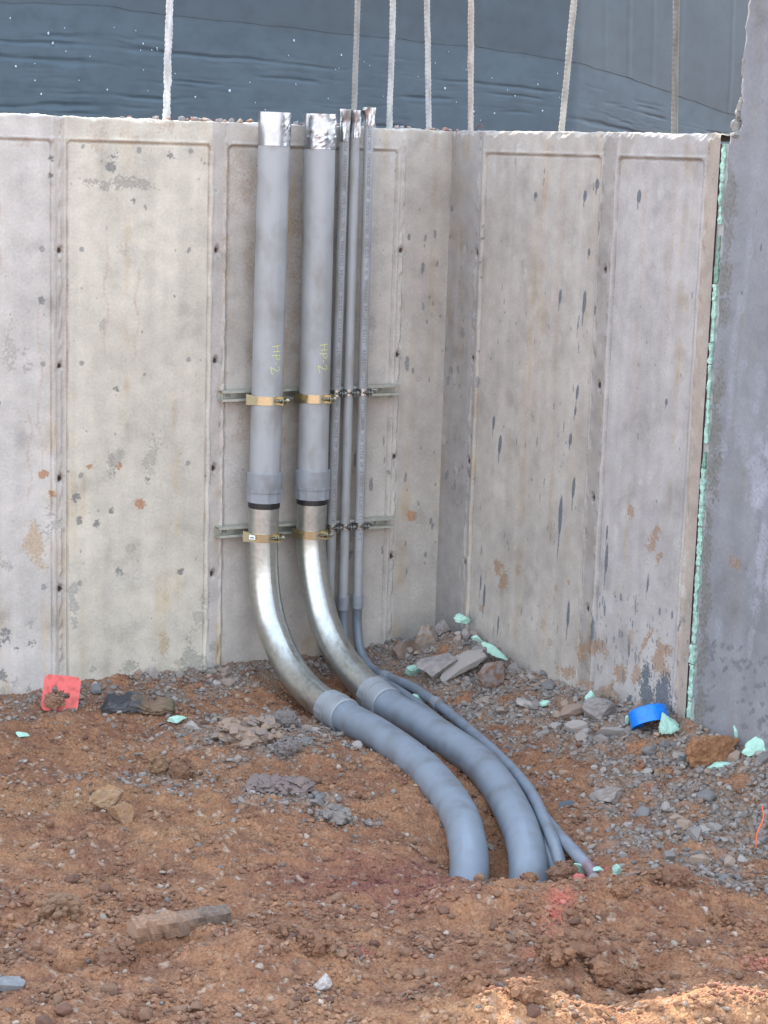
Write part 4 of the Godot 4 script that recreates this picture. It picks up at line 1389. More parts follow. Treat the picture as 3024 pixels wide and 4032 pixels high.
func make_channels() -> void:
	var defs := [[1.005, 0.234, 1.088, 1.083, "zinc channel bolted across the wall above the adapters"], [1.011, 0.236, 0.572, 0.553, "zinc channel bolted across the wall at the steel elbows"]]
	var tops := {"b1": [Vector3(-0.440, 2.127, -7.034), Vector3(-0.453, 0.662, -7.026)], "b2": [Vector3(-0.279, 2.128, -7.133), Vector3(-0.276, 0.647, -7.134)], "sa": [Vector3(-0.190, 2.150, -7.240), Vector3(-0.202, 0.557, -7.232)], "sb": [Vector3(-0.152, 2.148, -7.263), Vector3(-0.151, 0.553, -7.264)], "sc": [Vector3(-0.101, 2.160, -7.294), Vector3(-0.095, 0.548, -7.298)]}
	var i := 0
	for d in defs:
		var a := lp(d[0], d[2], 0.0015)
		var b := lp(d[1], d[3], 0.0015)
		var x := (b - a).normalized()
		var o := thing("strut_channel", d[4], "channel", (a + b) * 0.5, "strut channels")
		o.transform.basis = Basis(x, DR.cross(x), DR)
		var L := a.distance_to(b)
		var slots := []
		var sx := -L * 0.5 + 0.04
		while sx < L * 0.5 - 0.02:
			slots.append([sx, 0.028])
			sx += 0.0508
		part("channel", channel_mesh(L, slots), M.zinc, o)
		for e in [L * 0.5 - 0.09, -L * 0.5 + 0.15]:
			var st := newst()
			cyl(st, 0.0095, 0.007, Transform3D(Basis(Vector3.RIGHT, PI / 2), Vector3(e, 0, 0.0075)), 6)
			cyl(st, 0.0125, 0.002, Transform3D(Basis(Vector3.RIGHT, PI / 2), Vector3(e, 0, 0.0038)), 18)
			cyl(st, 0.005, 0.012, Transform3D(Basis(Vector3.RIGHT, PI / 2), Vector3(e, 0, 0.012)), 12)
			part("anchor_bolt", st.commit(), M.bright_zinc, o)
		for key in tops:
			var p0: Vector3 = tops[key][0]
			var p1: Vector3 = tops[key][1]
			var lerp_t: float = clampf((ab(p0.x, p0.z).x - d[1]) / (d[0] - d[1]), 0.0, 1.0)
			var yc: float = lerpf(d[3], d[2], lerp_t) - (0.008 if key[0] == "b" else 0.0)
			var c := p1 + (p0 - p1) * ((yc - p1.y) / (p0.y - p1.y))
			var big: bool = key[0] == "b"
			var where: String = "upper channel" if i == 0 else "lower channel"
			var who: String = {"b1": "the large conduit set apart from the thin ones", "b2": "the large conduit beside the thin ones", "sa": "the thin conduit nearest the large ones", "sb": "the middle thin conduit", "sc": "the thin conduit farthest from the large ones"}[key]
			var word := "yellowish zinc" if big else "bright zinc"
			clamp_on(c, 0.0592 if big and i == 0 else (0.0578 if big else 0.0193), big, key == "b1" and i == 1, "%s clamp holding %s, %s" % [word, who, where])
		i += 1

# ------------------------------------------------------------------ loose things
func put(called: String, label: String, category: String, mesh: Mesh, m: Material, x: float, z: float, size: Vector3, rot: Vector3, sink: float, group := "") -> MeshInstance3D:
	var o := part(called, mesh, m, self)
	o.transform = Transform3D(Basis.from_euler(rot).scaled_local(size), Vector3(x, ground_y(x, z) + size.y * sink, z))
	tag(o, label, category, group)
	return o

func make_rocks() -> void:
	var g1 := Color(0.36, 0.315, 0.29)
	var g2 := Color(0.265, 0.235, 0.225)
	var tan := Color(0.34, 0.24, 0.17)
	var org := Color(0.34, 0.185, 0.09)
	var clay := Color(0.22, 0.11, 0.068)
	# [name, label, x, z, size, euler, seed, cuts, rough, tone, tone2, sink]
	var big := [
		["concrete_lump", "big grey angular rock with a rough face, in the corner heap beneath green foam", 0.225, -7.02, Vector3(0.10, 0.075, 0.07), Vector3(0.2, 0.5, 0.35), 1, 9, 0.10, g1, g2, 0.55],
		["concrete_lump", "flat slanting grey slab of rock leaning in the corner heap", 0.315, -6.97, Vector3(0.10, 0.026, 0.06), Vector3(0.45, 0.3, 0.5), 2, 12, 0.06, g1, g1, 1.6],
		["concrete_lump", "squarish grey brown rock under the long green foam slab", 0.42, -6.90, Vector3(0.078, 0.066, 0.055), Vector3(0.1, 1.0, -0.2), 3, 9, 0.10, g2, clay, 0.6],
		["concrete_lump", "rounded tan and grey rock against the wall in the corner heap", 0.17, -7.27, Vector3(0.068, 0.06, 0.05), Vector3(0, 0.4, 0.1), 4, 8, 0.12, tan, g1, 0.6],
		["concrete_lump", "smooth pinkish tan rock against the wall beside the thin conduits", 0.085, -7.27, Vector3(0.042, 0.04, 0.04), Vector3(0.2, 1.4, 0.0), 5, 6, 0.08, tan, Color(0.30, 0.22, 0.18), 0.6],
		["concrete_lump", "small dark rock wedged between the corner rocks", 0.25, -7.33, Vector3(0.045, 0.04, 0.04), Vector3(0.4, 0.2, 0.3), 6, 9, 0.1, g2, g1, 0.7],
		["concrete_lump", "split dark grey rock behind the slanting slab", 0.385, -7.03, Vector3(0.05, 0.05, 0.035), Vector3(0.4, 0.8, 0.6), 7, 10, 0.1, g2, g2, 0.8],
		["tan_block", "square edged tan block lying against the wall by a green foam flake", 0.70, -6.46, Vector3(0.075, 0.026, 0.04), Vector3(0.05, 0.25, 0.28), 8, 14, 0.03, Color(0.32, 0.225, 0.17), Color(0.28, 0.20, 0.16), 0.8],
		["concrete_lump", "broad rough grey rock between the tan block and the blue cap", 0.765, -6.42, Vector3(0.09, 0.05, 0.05), Vector3(0.1, 0.4, -0.1), 9, 8, 0.14, g1, g2, 0.45],
		["concrete_lump", "pale grey oblong rock in front of the broad grey rock", 0.70, -6.34, Vector3(0.055, 0.028, 0.032), Vector3(0, -0.2, 0.05), 10, 9, 0.08, g1, g1, 0.5],
		["concrete_lump", "thin long grey slab lying flat before the blue cap", 0.80, -6.27, Vector3(0.075, 0.014, 0.03), Vector3(0.1, 0.1, 0.05), 11, 12, 0.05, g1, g1, 0.9],
		["concrete_lump", "flat brownish grey rock on bare soil in front of the rubble", 0.73, -5.72, Vector3(0.062, 0.026, 0.045), Vector3(0.15, 0.3, 0.1), 12, 9, 0.06, Color(0.26, 0.20, 0.165), g1, 0.5],
		["concrete_lump", "dark little slate chip beside the bend of the thin conduits", 0.60, -5.66, Vector3(0.032, 0.008, 0.022), Vector3(0.3, 0.2, 0.1), 13, 12, 0.04, Color(0.10, 0.11, 0.13), Color(0.10, 0.11, 0.13), 1.0],
		["soil_clod", "largest crusted clod, grey with a tan orange top", -0.43, -6.17, Vector3(0.125, 0.055, 0.085), Vector3(0.12, 0.3, -0.06), 21, 3, 0.50, Color(0.25, 0.21, 0.19), Color(0.44, 0.28, 0.185), 0.45],
		["soil_clod", "lumpy grey clod between the largest clod and the pipe", -0.335, -6.37, Vector3(0.075, 0.055, 0.06), Vector3(0, 1.2, 0.1), 22, 3, 0.40, Color(0.23, 0.195, 0.18), Color(0.19, 0.16, 0.15), 0.45],
		["soil_clod", "small crumbly grey clod just below the largest clod", -0.30, -6.06, Vector3(0.048, 0.035, 0.04), Vector3(0.2, 0.5, 0), 23, 3, 0.40, Color(0.24, 0.20, 0.185), Color(0.20, 0.17, 0.16), 0.5],
		["soil_clod", "long flat crusted grey clod on the open soil", -0.30, -5.71, Vector3(0.115, 0.028, 0.05), Vector3(0.1, 0.1, -0.03), 24, 3, 0.40, Color(0.25, 0.19, 0.165), Color(0.20, 0.15, 0.14), 0.5],
		["soil_clod", "ragged flat grey clod close beside the large bend", -0.125, -5.48, Vector3(0.065, 0.028, 0.05), Vector3(0.1, -0.3, 0.04), 25, 3, 0.45, Color(0.27, 0.225, 0.20), Color(0.21, 0.18, 0.165), 0.5],
		["orange_rock", "orange brown rock, larger of the pair on open soil", -0.81, -5.48, Vector3(0.06, 0.045, 0.05), Vector3(0.2, 0.3, 0.3), 26, 6, 0.24, org, Color(0.40, 0.27, 0.17), 0.5],
		["orange_rock", "orange brown rock, smaller of the pair on open soil", -0.755, -5.40, Vector3(0.045, 0.038, 0.042), Vector3(0.5, 1.3, -0.2), 27, 6, 0.24, Color(0.32, 0.19, 0.11), org, 0.5],
		["soil_clod", "ochre clod beside a dark gap, behind the orange pair", -0.70, -5.83, Vector3(0.04, 0.036, 0.04), Vector3(0, 0.2, 0.1), 28, 4, 0.3, Color(0.34, 0.215, 0.115), clay, 0.5],
		["soil_clod", "upright reddish clod behind the orange pair", -0.62, -5.80, Vector3(0.045, 0.05, 0.035), Vector3(0, 0.6, 0.2), 29, 4, 0.3, Color(0.26, 0.145, 0.085), clay, 0.5],
		["soil_clod", "big fibrous orange brown clod against the pier", 1.085, -5.93, Vector3(0.10, 0.08, 0.065), Vector3(0.1, 0.4, -0.45), 30, 8, 0.30, Color(0.40, 0.20, 0.10), Color(0.32, 0.155, 0.08), 0.55],
		["soil_clod", "pink sprayed lump where the thin conduits go under", 0.575, -5.00, Vector3(0.020, 0.015, 0.017), Vector3(0, 0, 0), 31, 5, 0.3, Color(0.62, 0.16, 0.14), Color(0.55, 0.2, 0.16), 0.5],
		["soil_clod", "brown clod sitting on the buried end of a thin conduit", 0.535, -5.10, Vector3(0.05, 0.04, 0.036), Vector3(0, 0.5, 0), 32, 3, 0.35, clay, Color(0.26, 0.14, 0.085), 0.5],
		["soil_clod", "twin humped brown clod on the bank before the rubble", 0.80, -4.85, Vector3(0.06, 0.035, 0.04), Vector3(0, 0.2, 0.1), 33, 3, 0.55, Color(0.23, 0.12, 0.07), clay, 0.5],
		["white_stone", "lone pale stone on the dark foreground soil", -0.115, -4.26, Vector3(0.024, 0.021, 0.022), Vector3(0.3, 0.4, 0.2), 34, 9, 0.1, Color(0.55, 0.50, 0.46), Color(0.36, 0.30, 0.27), 0.4],
		["blue_grey_stone", "bluish grey stone half sunk in the soil, lower of two", -0.855, -4.205, Vector3(0.036, 0.016, 0.026), Vector3(0.1, 0.2, 0), 35, 9, 0.05, Color(0.26, 0.265, 0.275), Color(0.20, 0.205, 0.21), 0.5],
		["blue_grey_stone", "bluish grey stone half sunk in the soil, upper of two", -0.90, -4.26, Vector3(0.026, 0.016, 0.02), Vector3(0.1, 0.9, 0), 36, 9, 0.05, Color(0.26, 0.265, 0.275), Color(0.20, 0.205, 0.21), 0.5],
		["soil_clod", "crumbly ochre clod at the edge of the dark crack", -0.80, -4.62, Vector3(0.06, 0.038, 0.04), Vector3(0, 0.2, 0.1), 37, 3, 0.6, Color(0.26, 0.15, 0.09), Color(0.24, 0.14, 0.09), 0.4],
		["soil_clod", "rounded brown clod in front of the half buried slab", -0.62, -4.38, Vector3(0.065, 0.04, 0.045), Vector3(0, 0.4, 0.1), 38, 3, 0.5, Color(0.22, 0.115, 0.07), clay, 0.45],
		["soil_clod", "heap of orange brown soil lumped beside the hole", 0.52, -4.44, Vector3(0.075, 0.06, 0.06), Vector3(0, 0.8, 0), 39, 3, 0.6, Color(0.25, 0.125, 0.07), Color(0.22, 0.11, 0.065), 0.35]]
	for q in [[0.46, -4.36, 0.05, "rounded orange brown clod on the heap beside the hole"], [0.56, -4.36, 0.055, "crumbly clod on the near rim of the hole"], [0.44, -4.47, 0.04, "small crumbly clod at the foot of the pink sprayed soil"], [0.70, -4.40, 0.05, "dark brown clod on the far rim of the hole"], [0.24, -4.14, 0.05, "pale orange clod on the foreground lump, lower of two"], [0.36, -4.10, 0.055, "pale orange clod on the foreground lump, upper of two"], [-0.14, -4.40, 0.05, "brown clod in the crumbly heap before the half buried slab"], [-0.22, -4.46, 0.04, "smaller brown clod in the crumbly heap before the half buried slab"], [0.92, -4.72, 0.035, "small brown clod on the bank below the rubble"], [0.66, -4.80, 0.03, "little crumbly clod on the bank beside the pink spray"], [0.235, -4.95, 0.022, "small clod against the buried end of the outer large conduit"], [0.33, -4.93, 0.026, "small clod on the bank before the gap between the large conduits"], [0.43, -4.96, 0.03, "small clod against the buried end of the inner large conduit"]]:
		big.append(["soil_clod", q[3], q[0], q[1], Vector3(q[2], q[2] * 0.7, q[2] * 0.85), Vector3(0, q[0] * 9.0, 0), 60 + big.size(), 3, 0.3, Color(0.30, 0.15, 0.08) if q[1] > -4.2 or q[0] > 0.4 else Color(0.24, 0.125, 0.07), Color(0.24, 0.115, 0.062), 0.3])
	for q in big:
		var sub := 5 if q[4].x > 0.1 else 4
		var flat: bool = q[7] > 5
		put(q[0], q[1], "clod" if q[0] == "soil_clod" else "rock", clump_mesh(q[6] * 7, 130 if q[4].x > 0.1 else 70, q[9], q[10], q[4]) if q[0] == "soil_clod" and q[7] < 5 else rock_mesh(q[6] * 7, sub, q[7], q[8], q[9], q[10], flat), M.stone, q[2], q[3], q[4], q[5], q[11])
	# green foam scraps
	var foam := [
		["mint green foam chunk topping the corner heap", 0.325, -7.30, Vector3(0.038, 0.026, 0.024), Vector3(0.5, 0.3, -0.2), 2.6],
		["torn pale green foam lump lying on the corner rocks near the thin conduits", 0.125, -7.08, Vector3(0.048, 0.03, 0.03), Vector3(0.3, 0.4, 0.35), 0.7],
		["small mint foam flake standing on the gravel beside the thin conduits", 0.148, -6.82, Vector3(0.030, 0.026, 0.014), Vector3(-0.4, 0.3, 0.3), 0.8],
		["long slanting mint green foam slab against the short wall", 0.435, -7.04, Vector3(0.065, 0.018, 0.024), Vector3(0.5, -0.2, -0.55), 3.2],
		["little sliver of foam behind the long foam slab", 0.375, -7.13, Vector3(0.026, 0.014, 0.012), Vector3(0.3, 0.2, -0.3), 4.0],
		["whitish green foam crumb on the rubble, bigger of two close together", 0.60, -6.61, Vector3(0.026, 0.014, 0.018), Vector3(0.1, 0.3, 0.1), 0.8],
		["tiny bright foam crumb on the rubble, smaller of two close together", 0.63, -6.53, Vector3(0.018, 0.009, 0.012), Vector3(0.2, 0.3, 0.1), 0.8],
		["pointed mint foam flake standing against the short wall behind the tan block", 0.757, -6.52, Vector3(0.022, 0.028, 0.012), Vector3(-0.3, 0.3, -0.4), 1.4],
		["big pale green foam block leaning on the blue cap", 0.975, -6.16, Vector3(0.046, 0.05, 0.026), Vector3(-0.25, 0.3, -0.35), 0.75],
		["small round foam bit in front of the fibrous clod", 1.05, -5.92, Vector3(0.017, 0.016, 0.014), Vector3(0, 0.3, 0.1), 0.8],
		["flat pale foam flake in front of the fibrous clod", 1.095, -5.88, Vector3(0.05, 0.014, 0.02), Vector3(0.4, 0.2, 0.25), 0.9],
		["greyish foam slab standing in the shade against the pier", 1.185, -6.00, Vector3(0.016, 0.038, 0.014), Vector3(-0.2, 0.3, 0.1), 0.7],
		["large mint foam piece slanting against the pier, beyond the fibrous clod", 1.25, -5.90, Vector3(0.075, 0.036, 0.03), Vector3(0.3, 0.2, 0.75), 1.0],
		["thin foam splinter behind the blue cap", 0.86, -6.30, Vector3(0.012, 0.022, 0.008), Vector3(-0.2, 0.2, -0.6), 0.9],
		["pale green foam wedge beside the pink sprayed conduit end", 0.612, -5.20, Vector3(0.038, 0.018, 0.020), Vector3(0.2, 0.2, -0.5), 1.1],
		["squarish pale green foam bit on the soil by the rubble edge", 0.69, -5.09, Vector3(0.020, 0.020, 0.014), Vector3(0.2, 0.5, 0.1), 0.8],
		["flat greyish foam scrap half under soil by the pink conduit end", 0.645, -5.13, Vector3(0.024, 0.008, 0.016), Vector3(0.1, 0.2, -0.3), 0.8],
		["pale green foam slab lying in front of the crumpled cloth", -0.705, -6.39, Vector3(0.042, 0.013, 0.022), Vector3(0.2, 0.1, 0.08), 0.9],
		["whitish foam crumb on the soil in front of the red plate", -1.21, -6.20, Vector3(0.027, 0.010, 0.016), Vector3(0.1, 0.1, -0.1), 0.8]]
	var k := 0
	for q in foam:
		k += 1
		put("foam_scrap", q[0], "foam", rock_mesh(3000 + k, 3, 11, 0.22, Color(0.98, 0.98, 0.98), Color(0.82, 0.88, 0.84), true), M.foam, q[1], q[2], q[3], q[4], q[5], "green foam scraps")
	# countable stones, largest ones singly
	for i in 10:
		rocks.append(rock_mesh(40 + i, 2, 8 + i % 4, 0.08))
		clods.append(rock_mesh(140 + i, 2, 2, 0.38, Color(1, 1, 1), Color(0.8, 0.78, 0.76), false))
		chips.append(rock_mesh(240 + i, 1, 6, 0.1))
	var n := 0
	var tries := 0
	while n < 290 and tries < 40000:
		tries += 1
		var x := rng.randf_range(-1.35, 1.4)
		var z := rng.randf_range(-7.5, -5.0)
		var r := rubble(x, z)
		if r < 0.3 or rng.randf() > r or near_pipe(x, z) < 0.075:
			continue
		var s := 0.012 * pow(3.0, pow(rng.randf(), 1.3))
		var q := ab(x, z)
		var grp := "stones along the short wall"
		var lab := "grey angular stone in the rubble spread along the short wall"
		if q.x > 0.55 and q.y < 0.5:
			grp = "stones along the long wall"
			lab = "grey angular stone in the rubble strip at the foot of the long wall"
		elif x < 0.0:
			grp = "stones beside the large bend"
			lab = "grey stone among the clods beside the large conduits"
		lab = ["brown grey", "dark grey", "pale", "brownish", "charcoal", "orange tan"][(n * 7) % 6] + (" larger" if s > 0.022 else " small") + lab.trim_prefix("grey").replace(" angular", " angular")
		var o := put("stone", lab, "stone", rocks[n % 10], stone_mat(n), x, z, Vector3(s, s * rng.randf_range(0.55, 0.85), s * rng.randf_range(0.7, 1.0)), Vector3(rng.randf_range(-0.4, 0.4), rng.randf() * TAU, rng.randf_range(-0.4, 0.4)), 0.45, grp)
		o.name = o.name
		n += 1
	n = 0
	tries = 0
	while n < 130 and tries < 20000:
		tries += 1
		var x := rng.randf_range(-1.0, 1.05)
		var z := rng.randf_range(-6.6, -3.95)
		if rubble(x, z) > 0.3 or near_pipe(x, z) < 0.08 or rng.randf() > 0.25 + 0.75 * sstep(-5.0, -4.6, z):
			continue
		var s := 0.009 * pow(2.6, pow(rng.randf(), 1.8))
		put("soil_lump", ["mid brown", "dark brown", "pale tan", "blackish brown"][(n * 5) % 4] + (" larger" if s > 0.015 else " small") + " lump of soil lying loose on the bare ground", "soil lump", clods[n % 10], clod_mat(n), x, z, Vector3(s, s * rng.randf_range(0.6, 0.9), s * rng.randf_range(0.8, 1.1)), Vector3(rng.randf_range(-0.4, 0.4), rng.randf() * TAU, 0), 0.4, "loose soil lumps")
		n += 1

var stone_mats := []
func stone_mat(i: int) -> Material:
	if stone_mats.is_empty():
		for c in [Color(0.35, 0.305, 0.275), Color(0.27, 0.235, 0.215), Color(0.41, 0.36, 0.33), Color(0.345, 0.27, 0.225), Color(0.22, 0.205, 0.20), Color(0.39, 0.285, 0.22)]:
			var m: StandardMaterial3D = M.stone.duplicate()
			m.albedo_color = c.linear_to_srgb()
			stone_mats.append(m)
	return stone_mats[(i * 7) % stone_mats.size()]

var clod_mats := []
func clod_mat(i: int) -> Material:
	if clod_mats.is_empty():
		for c in [Color(0.26, 0.14, 0.085), Color(0.21, 0.105, 0.066), Color(0.32, 0.185, 0.115), Color(0.18, 0.09, 0.06)]:
			var m: StandardMaterial3D = M.stone.duplicate()
			m.albedo_color = c.linear_to_srgb()
			clod_mats.append(m)
	return clod_mats[(i * 5) % clod_mats.size()]

func near_pipe(x: float, z: float) -> float:
	var p := Vector2(x, z)
	var pts := [Vector2(-0.454, -7.02), Vector2(-0.169, -6.56), Vector2(0.139, -6.01), Vector2(0.28, -5.4), Vector2(0.27, -5.2)]
	var pts2 := [Vector2(-0.276, -7.13), Vector2(0.006, -6.67), Vector2(0.336, -6.05), Vector2(0.452, -5.42), Vector2(0.454, -5.25)]
	var pts3 := [Vector2(-0.09, -7.3), Vector2(0.12, -6.97), Vector2(0.33, -6.44), Vector2(0.5, -5.83), Vector2(0.6, -5.3)]
	var d := 9.0
	for l in [pts, pts2, pts3]:
		for i in 4:
			d = minf(d, seg_d2(p, l[i], l[i + 1]))
	return sqrt(d)

func scatter(called: String, label: String, category: String, meshes: Array, count: int, weight: Callable, r0: float, r1: float, pw: float, colour: Callable, area: Array) -> void:
	var per := []
	for m in meshes:
		per.append([])
	var n := 0
	var tries := 0
	while n < count and tries < count * 14:
		tries += 1
		var x := rng.randf_range(area[0], area[1])
		var z := rng.randf_range(area[2], area[3])
		if rng.randf() > weight.call(x, z):
			continue
		var s := r0 * pow(r1 / r0, pow(rng.randf(), pw))
		var b := Basis.from_euler(Vector3(rng.randf_range(-0.6, 0.6), rng.randf() * TAU, rng.randf_range(-0.6, 0.6))).scaled_local(Vector3(s, s * rng.randf_range(0.5, 0.9), s * rng.randf_range(0.7, 1.1)))
		per[n % meshes.size()].append([Transform3D(b, Vector3(x, ground_y(x, z) + s * 0.2, z)), colour.call(x, z)])
		n += 1
	for i in meshes.size():
		var mm := MultiMesh.new()
		mm.transform_format = MultiMesh.TRANSFORM_3D
		mm.use_colors = true
		mm.mesh = meshes[i]
		mm.instance_count = per[i].size()
		for k in per[i].size():
			mm.set_instance_transform(k, per[i][k][0])
			mm.set_instance_color(k, per[i][k][1])
		var o := MultiMeshInstance3D.new()
		o.name = numbered(called)
		o.multimesh = mm
		o.material_override = M.stone
		add_child(o)
		o.set_meta("kind", "stuff")
		tag(o, label, category)

func make_gravel() -> void:
	var grey := func(x: float, z: float) -> Color:
		var c := Color(0.37, 0.315, 0.28).lerp(Color(0.21, 0.185, 0.172), rng.randf())
		if rng.randf() < 0.2:
			c = Color(0.30, 0.20, 0.145)
		if rng.randf() < 0.05:
			c = Color(0.40, 0.36, 0.33)
		if spray(x, z) > 0.3:
			c = Color(0.55, 0.16, 0.13)
		return c
	var wg := func(x: float, z: float) -> float:
		if near_pipe(x, z) < 0.03:
			return 0.0
		return pow(rubble(x, z), 1.3)
	scatter("gravel", "fine grey gravel and rubble strewn along the wall feet", "gravel", [rocks[0], rocks[3], chips[2], chips[5]], 17000, wg, 0.003, 0.015, 1.9, grey, [-1.4, 1.45, -7.55, -4.9])
	var brown := func(x: float, z: float) -> Color:
		var c := soil_colour(x, z, 0.0) * rng.randf_range(0.8, 1.35)
		if rng.randf() < 0.025:
			c = Color(0.42, 0.34, 0.28)
		if rng.randf() < 0.02:
			c = Color(0.22, 0.19, 0.175)
		c.a = 1.0
		return c
	var ws := func(x: float, z: float) -> float:
		if near_pipe(x, z) < 0.05:
			return 0.3
		return (1.0 - 0.7 * rubble(x, z)) * clampf(0.35 + 1.6 * nb.get_noise_2d(x * 0.6 + 50.0, z * 0.6), 0.04, 1.0) * (0.35 + 0.65 * sstep(-5.2, -4.7, z))
	scatter("soil_crumbs", "crumbs of reddish brown soil strewn over the ground", "soil", [clods[0], clods[4], chips[1], chips[7], clods[7]], 26000, ws, 0.0018, 0.0115, 2.1, brown, [-1.2, 1.3, -6.9, -3.8])

func make_debris_on_wall() -> void:
	# broken bits lying along the wall top
	var tones := [Color(0.42, 0.25, 0.19), Color(0.36, 0.30, 0.28), Color(0.46, 0.34, 0.28), Color(0.30, 0.28, 0.29)]
	var mats := []
	for c in tones:
		var m: StandardMaterial3D = M.stone.duplicate()
		m.albedo_color = c.linear_to_srgb()
		mats.append(m)
	for i in 58:
		var t: float
		if i < 44:
			t = rng.randf_range(0.35, 1.42)
		else:
			t = rng.randf_range(-0.05, 0.35)
		var s := 0.009 * pow(2.3, pow(rng.randf(), 1.5))
		if i >= 44:
			s *= 0.8
		var o := part("masonry_chip", rocks[i % 10], mats[i % 4], self)
		o.transform = Transform3D(Basis.from_euler(Vector3(0, rng.randf() * TAU, rng.randf_range(-0.3, 0.3))).scaled_local(Vector3(s, s * 0.75, s * 0.9)), lp(t, WALL_TOP + s * 0.45, -rng.randf_range(0.02, 0.07)))
		tag(o, ["pink", "grey", "peach coloured", "dark grey"][i % 4] + (" larger" if s > 0.013 else " small") + " chip of masonry lying on the long wall's top", "chip", "chips on the wall top")
	# bent tie wire on top, near the corner
	var pts := curve_points([rp(0.10, 2.09, -0.04), rp(0.125, 2.105, -0.035), rp(0.15, 2.112, -0.03), rp(0.165, 2.10, -0.03), rp(0.17, 2.088, -0.03)], 0.004)
	var o := part("bent_wire", tube(pts, 8, func(_s: float, _a: float) -> float: return 0.0018), M.wire, self)
	tag(o, "short rusty bent tie wire on the wall top near the corner", "wire")

func make_objects() -> void:
	# blue pipe cap lying on its side
	var cap := thing("blue_plug", "bright blue plastic pipe cap tipped on the rubble by the short wall", "pipe cap")
	var pos := PackedVector3Array()
	var prof := [[0.0, -0.026], [0.052, -0.026], [0.0575, -0.0235], [0.0595, -0.018], [0.060, 0.026], [0.0575, 0.0275], [0.055, 0.026], [0.0545, -0.018], [0.0, -0.020]]
	var sides := 48
	for q in prof:
		for k in sides + 1:
			var a := TAU * k / sides
			pos.append(Vector3(cos(a) * q[0], q[1], sin(a) * q[0]))
	part("rim", mk(pos, PackedVector2Array(), PackedColorArray(), grid_idx(sides + 1, prof.size(), false)), M.blue, cap)
	cap.transform = Transform3D(basis_up(Vector3(0.22, -0.85, 0.52)).scaled(Vector3(1.12, 1.12, 1.12)), Vector3(0.925, ground_y(0.925, -6.24) + 0.056, -6.24))
	# red plate with a ragged hole, leaning back
	var pl := thing("plastic_plate", "salmon red square plastic plate with a ragged hole, leaning in the soil", "plate")
	var ring := PackedVector2Array()
	var hole := PackedVector2Array()
	var nseg := 64
	for k in nseg:
		var a := TAU * k / nseg
		var c := cos(a)
		var s := sin(a)
		var m := 0.065 / maxf(absf(c), absf(s))
		m = minf(m, 0.083)
		ring.append(Vector2(c, s) * m)
		var hr := 0.030 + 0.008 * sin(a * 3.0 + 1.0) + 0.006 * sin(a * 7.0) + 0.004 * sin(a * 13.0 + 2.0)
		hole.append(Vector2(c * hr - 0.008, s * hr - 0.012))
	pos = PackedVector3Array()
	for j in 5:
		for k in nseg + 1:
			var p: Vector2
			var z := 0.0
			match j:
				0:
					p = hole[k % nseg]; z = 0.003
				1:
					p = ring[k % nseg]; z = 0.003
				2:
					p = ring[k % nseg]; z = -0.003
				3:
					p = hole[k % nseg]; z = -0.003
				4:
					p = hole[k % nseg]; z = 0.003
			pos.append(Vector3(p.x, p.y, z))
	part("plate", mk(pos, PackedVector2Array(), PackedColorArray(), grid_idx(nseg + 1, 5, false), false), M.red_plastic, pl)
	pl.transform = Transform3D(Basis.from_euler(Vector3(-0.40, 0.12, -0.10)), Vector3(-1.128, ground_y(-1.128, -6.50) + 0.045, -6.50))
	put("soil_clod", "spiky brown clod pushing through the red plate's hole", "clod", clump_mesh(555, 60, Color(0.27, 0.15, 0.09), Color(0.33, 0.19, 0.125)), M.stone, -1.145, -6.455, Vector3(0.040, 0.036, 0.022), Vector3(0, 0, 0.2), 1.1)
	# crumpled cloth: a folded tube of fabric, dark at one end and olive brown at the other
	var cl := PackedVector3Array()
	var cc := PackedColorArray()
	var nu := 90
	var nv := 48
	var nz := noise(FastNoiseLite.TYPE_SIMPLEX_SMOOTH, 1.0, 4, 808)
	for j in nv + 1:
		for i in nu + 1:
			var f := i / float(nu)
			var a := TAU * j / nv
			var len := 0.27
			var ht := 0.034 + 0.016 * exp(-pow((f - 0.35) / 0.13, 2.0)) + 0.007 * sin(f * 17.0)
			ht *= sstep(-0.04, 0.10, f) * (0.55 + 0.45 * sstep(1.0, 0.95, f))
			var wd := 0.045 * sstep(-0.05, 0.12, f)
			var ridge := absf(nz.get_noise_3d(f * 2.0 + a * 0.25, cos(a) * 1.3, sin(a) * 1.3))
			var fold := 1.0 + 0.55 * (0.35 - ridge) + 0.25 * nz.get_noise_3d(f * 7.0, cos(a) * 2.0 + f * 2.0, sin(a) * 2.0)
			var p := Vector3((f - 0.5) * len, ht * (0.6 + 0.75 * sin(a) * fold), cos(a) * wd * fold)
			p.x += 0.012 * nz.get_noise_2d(a * 2.0, f * 3.0)
			if f > 0.93:
				var q := (f - 0.93) / 0.07
				p = p.lerp(Vector3(p.x - 0.03 * q, ht * 0.6 + (p.y - ht * 0.6) * (1.0 - 0.9 * q), p.z * (1.0 - 0.9 * q)), q * 0.7)
			cl.append(p)
			var w := clampf((f - 0.42) * 8.0 + 1.5 * nz.get_noise_2d(f * 6.0, a), 0.0, 1.0)
			var c := Color(0.085, 0.082, 0.085).lerp(Color(0.20, 0.13, 0.085), w)
			c = c.lerp(Color(0.10, 0.095, 0.05), clampf((f - 0.8) * 6.0 + nz.get_noise_2d(f * 8.0 + 4.0, a), 0.0, 1.0) * 0.8)
			if f < 0.4 and sin(a) > 0.6:
				c = c.lerp(Color(0.03, 0.03, 0.032), 0.7)
			cc.append(c)
	var cloth := part("crumpled_cloth", mk(cl, PackedVector2Array(), cc, grid_idx(nu + 1, nv + 1, true)), M.cloth, self)
	cloth.transform = Transform3D(Basis.from_euler(Vector3(0, 0.10, -0.05)), Vector3(-0.85, ground_y(-0.85, -6.52) - 0.002, -6.52))
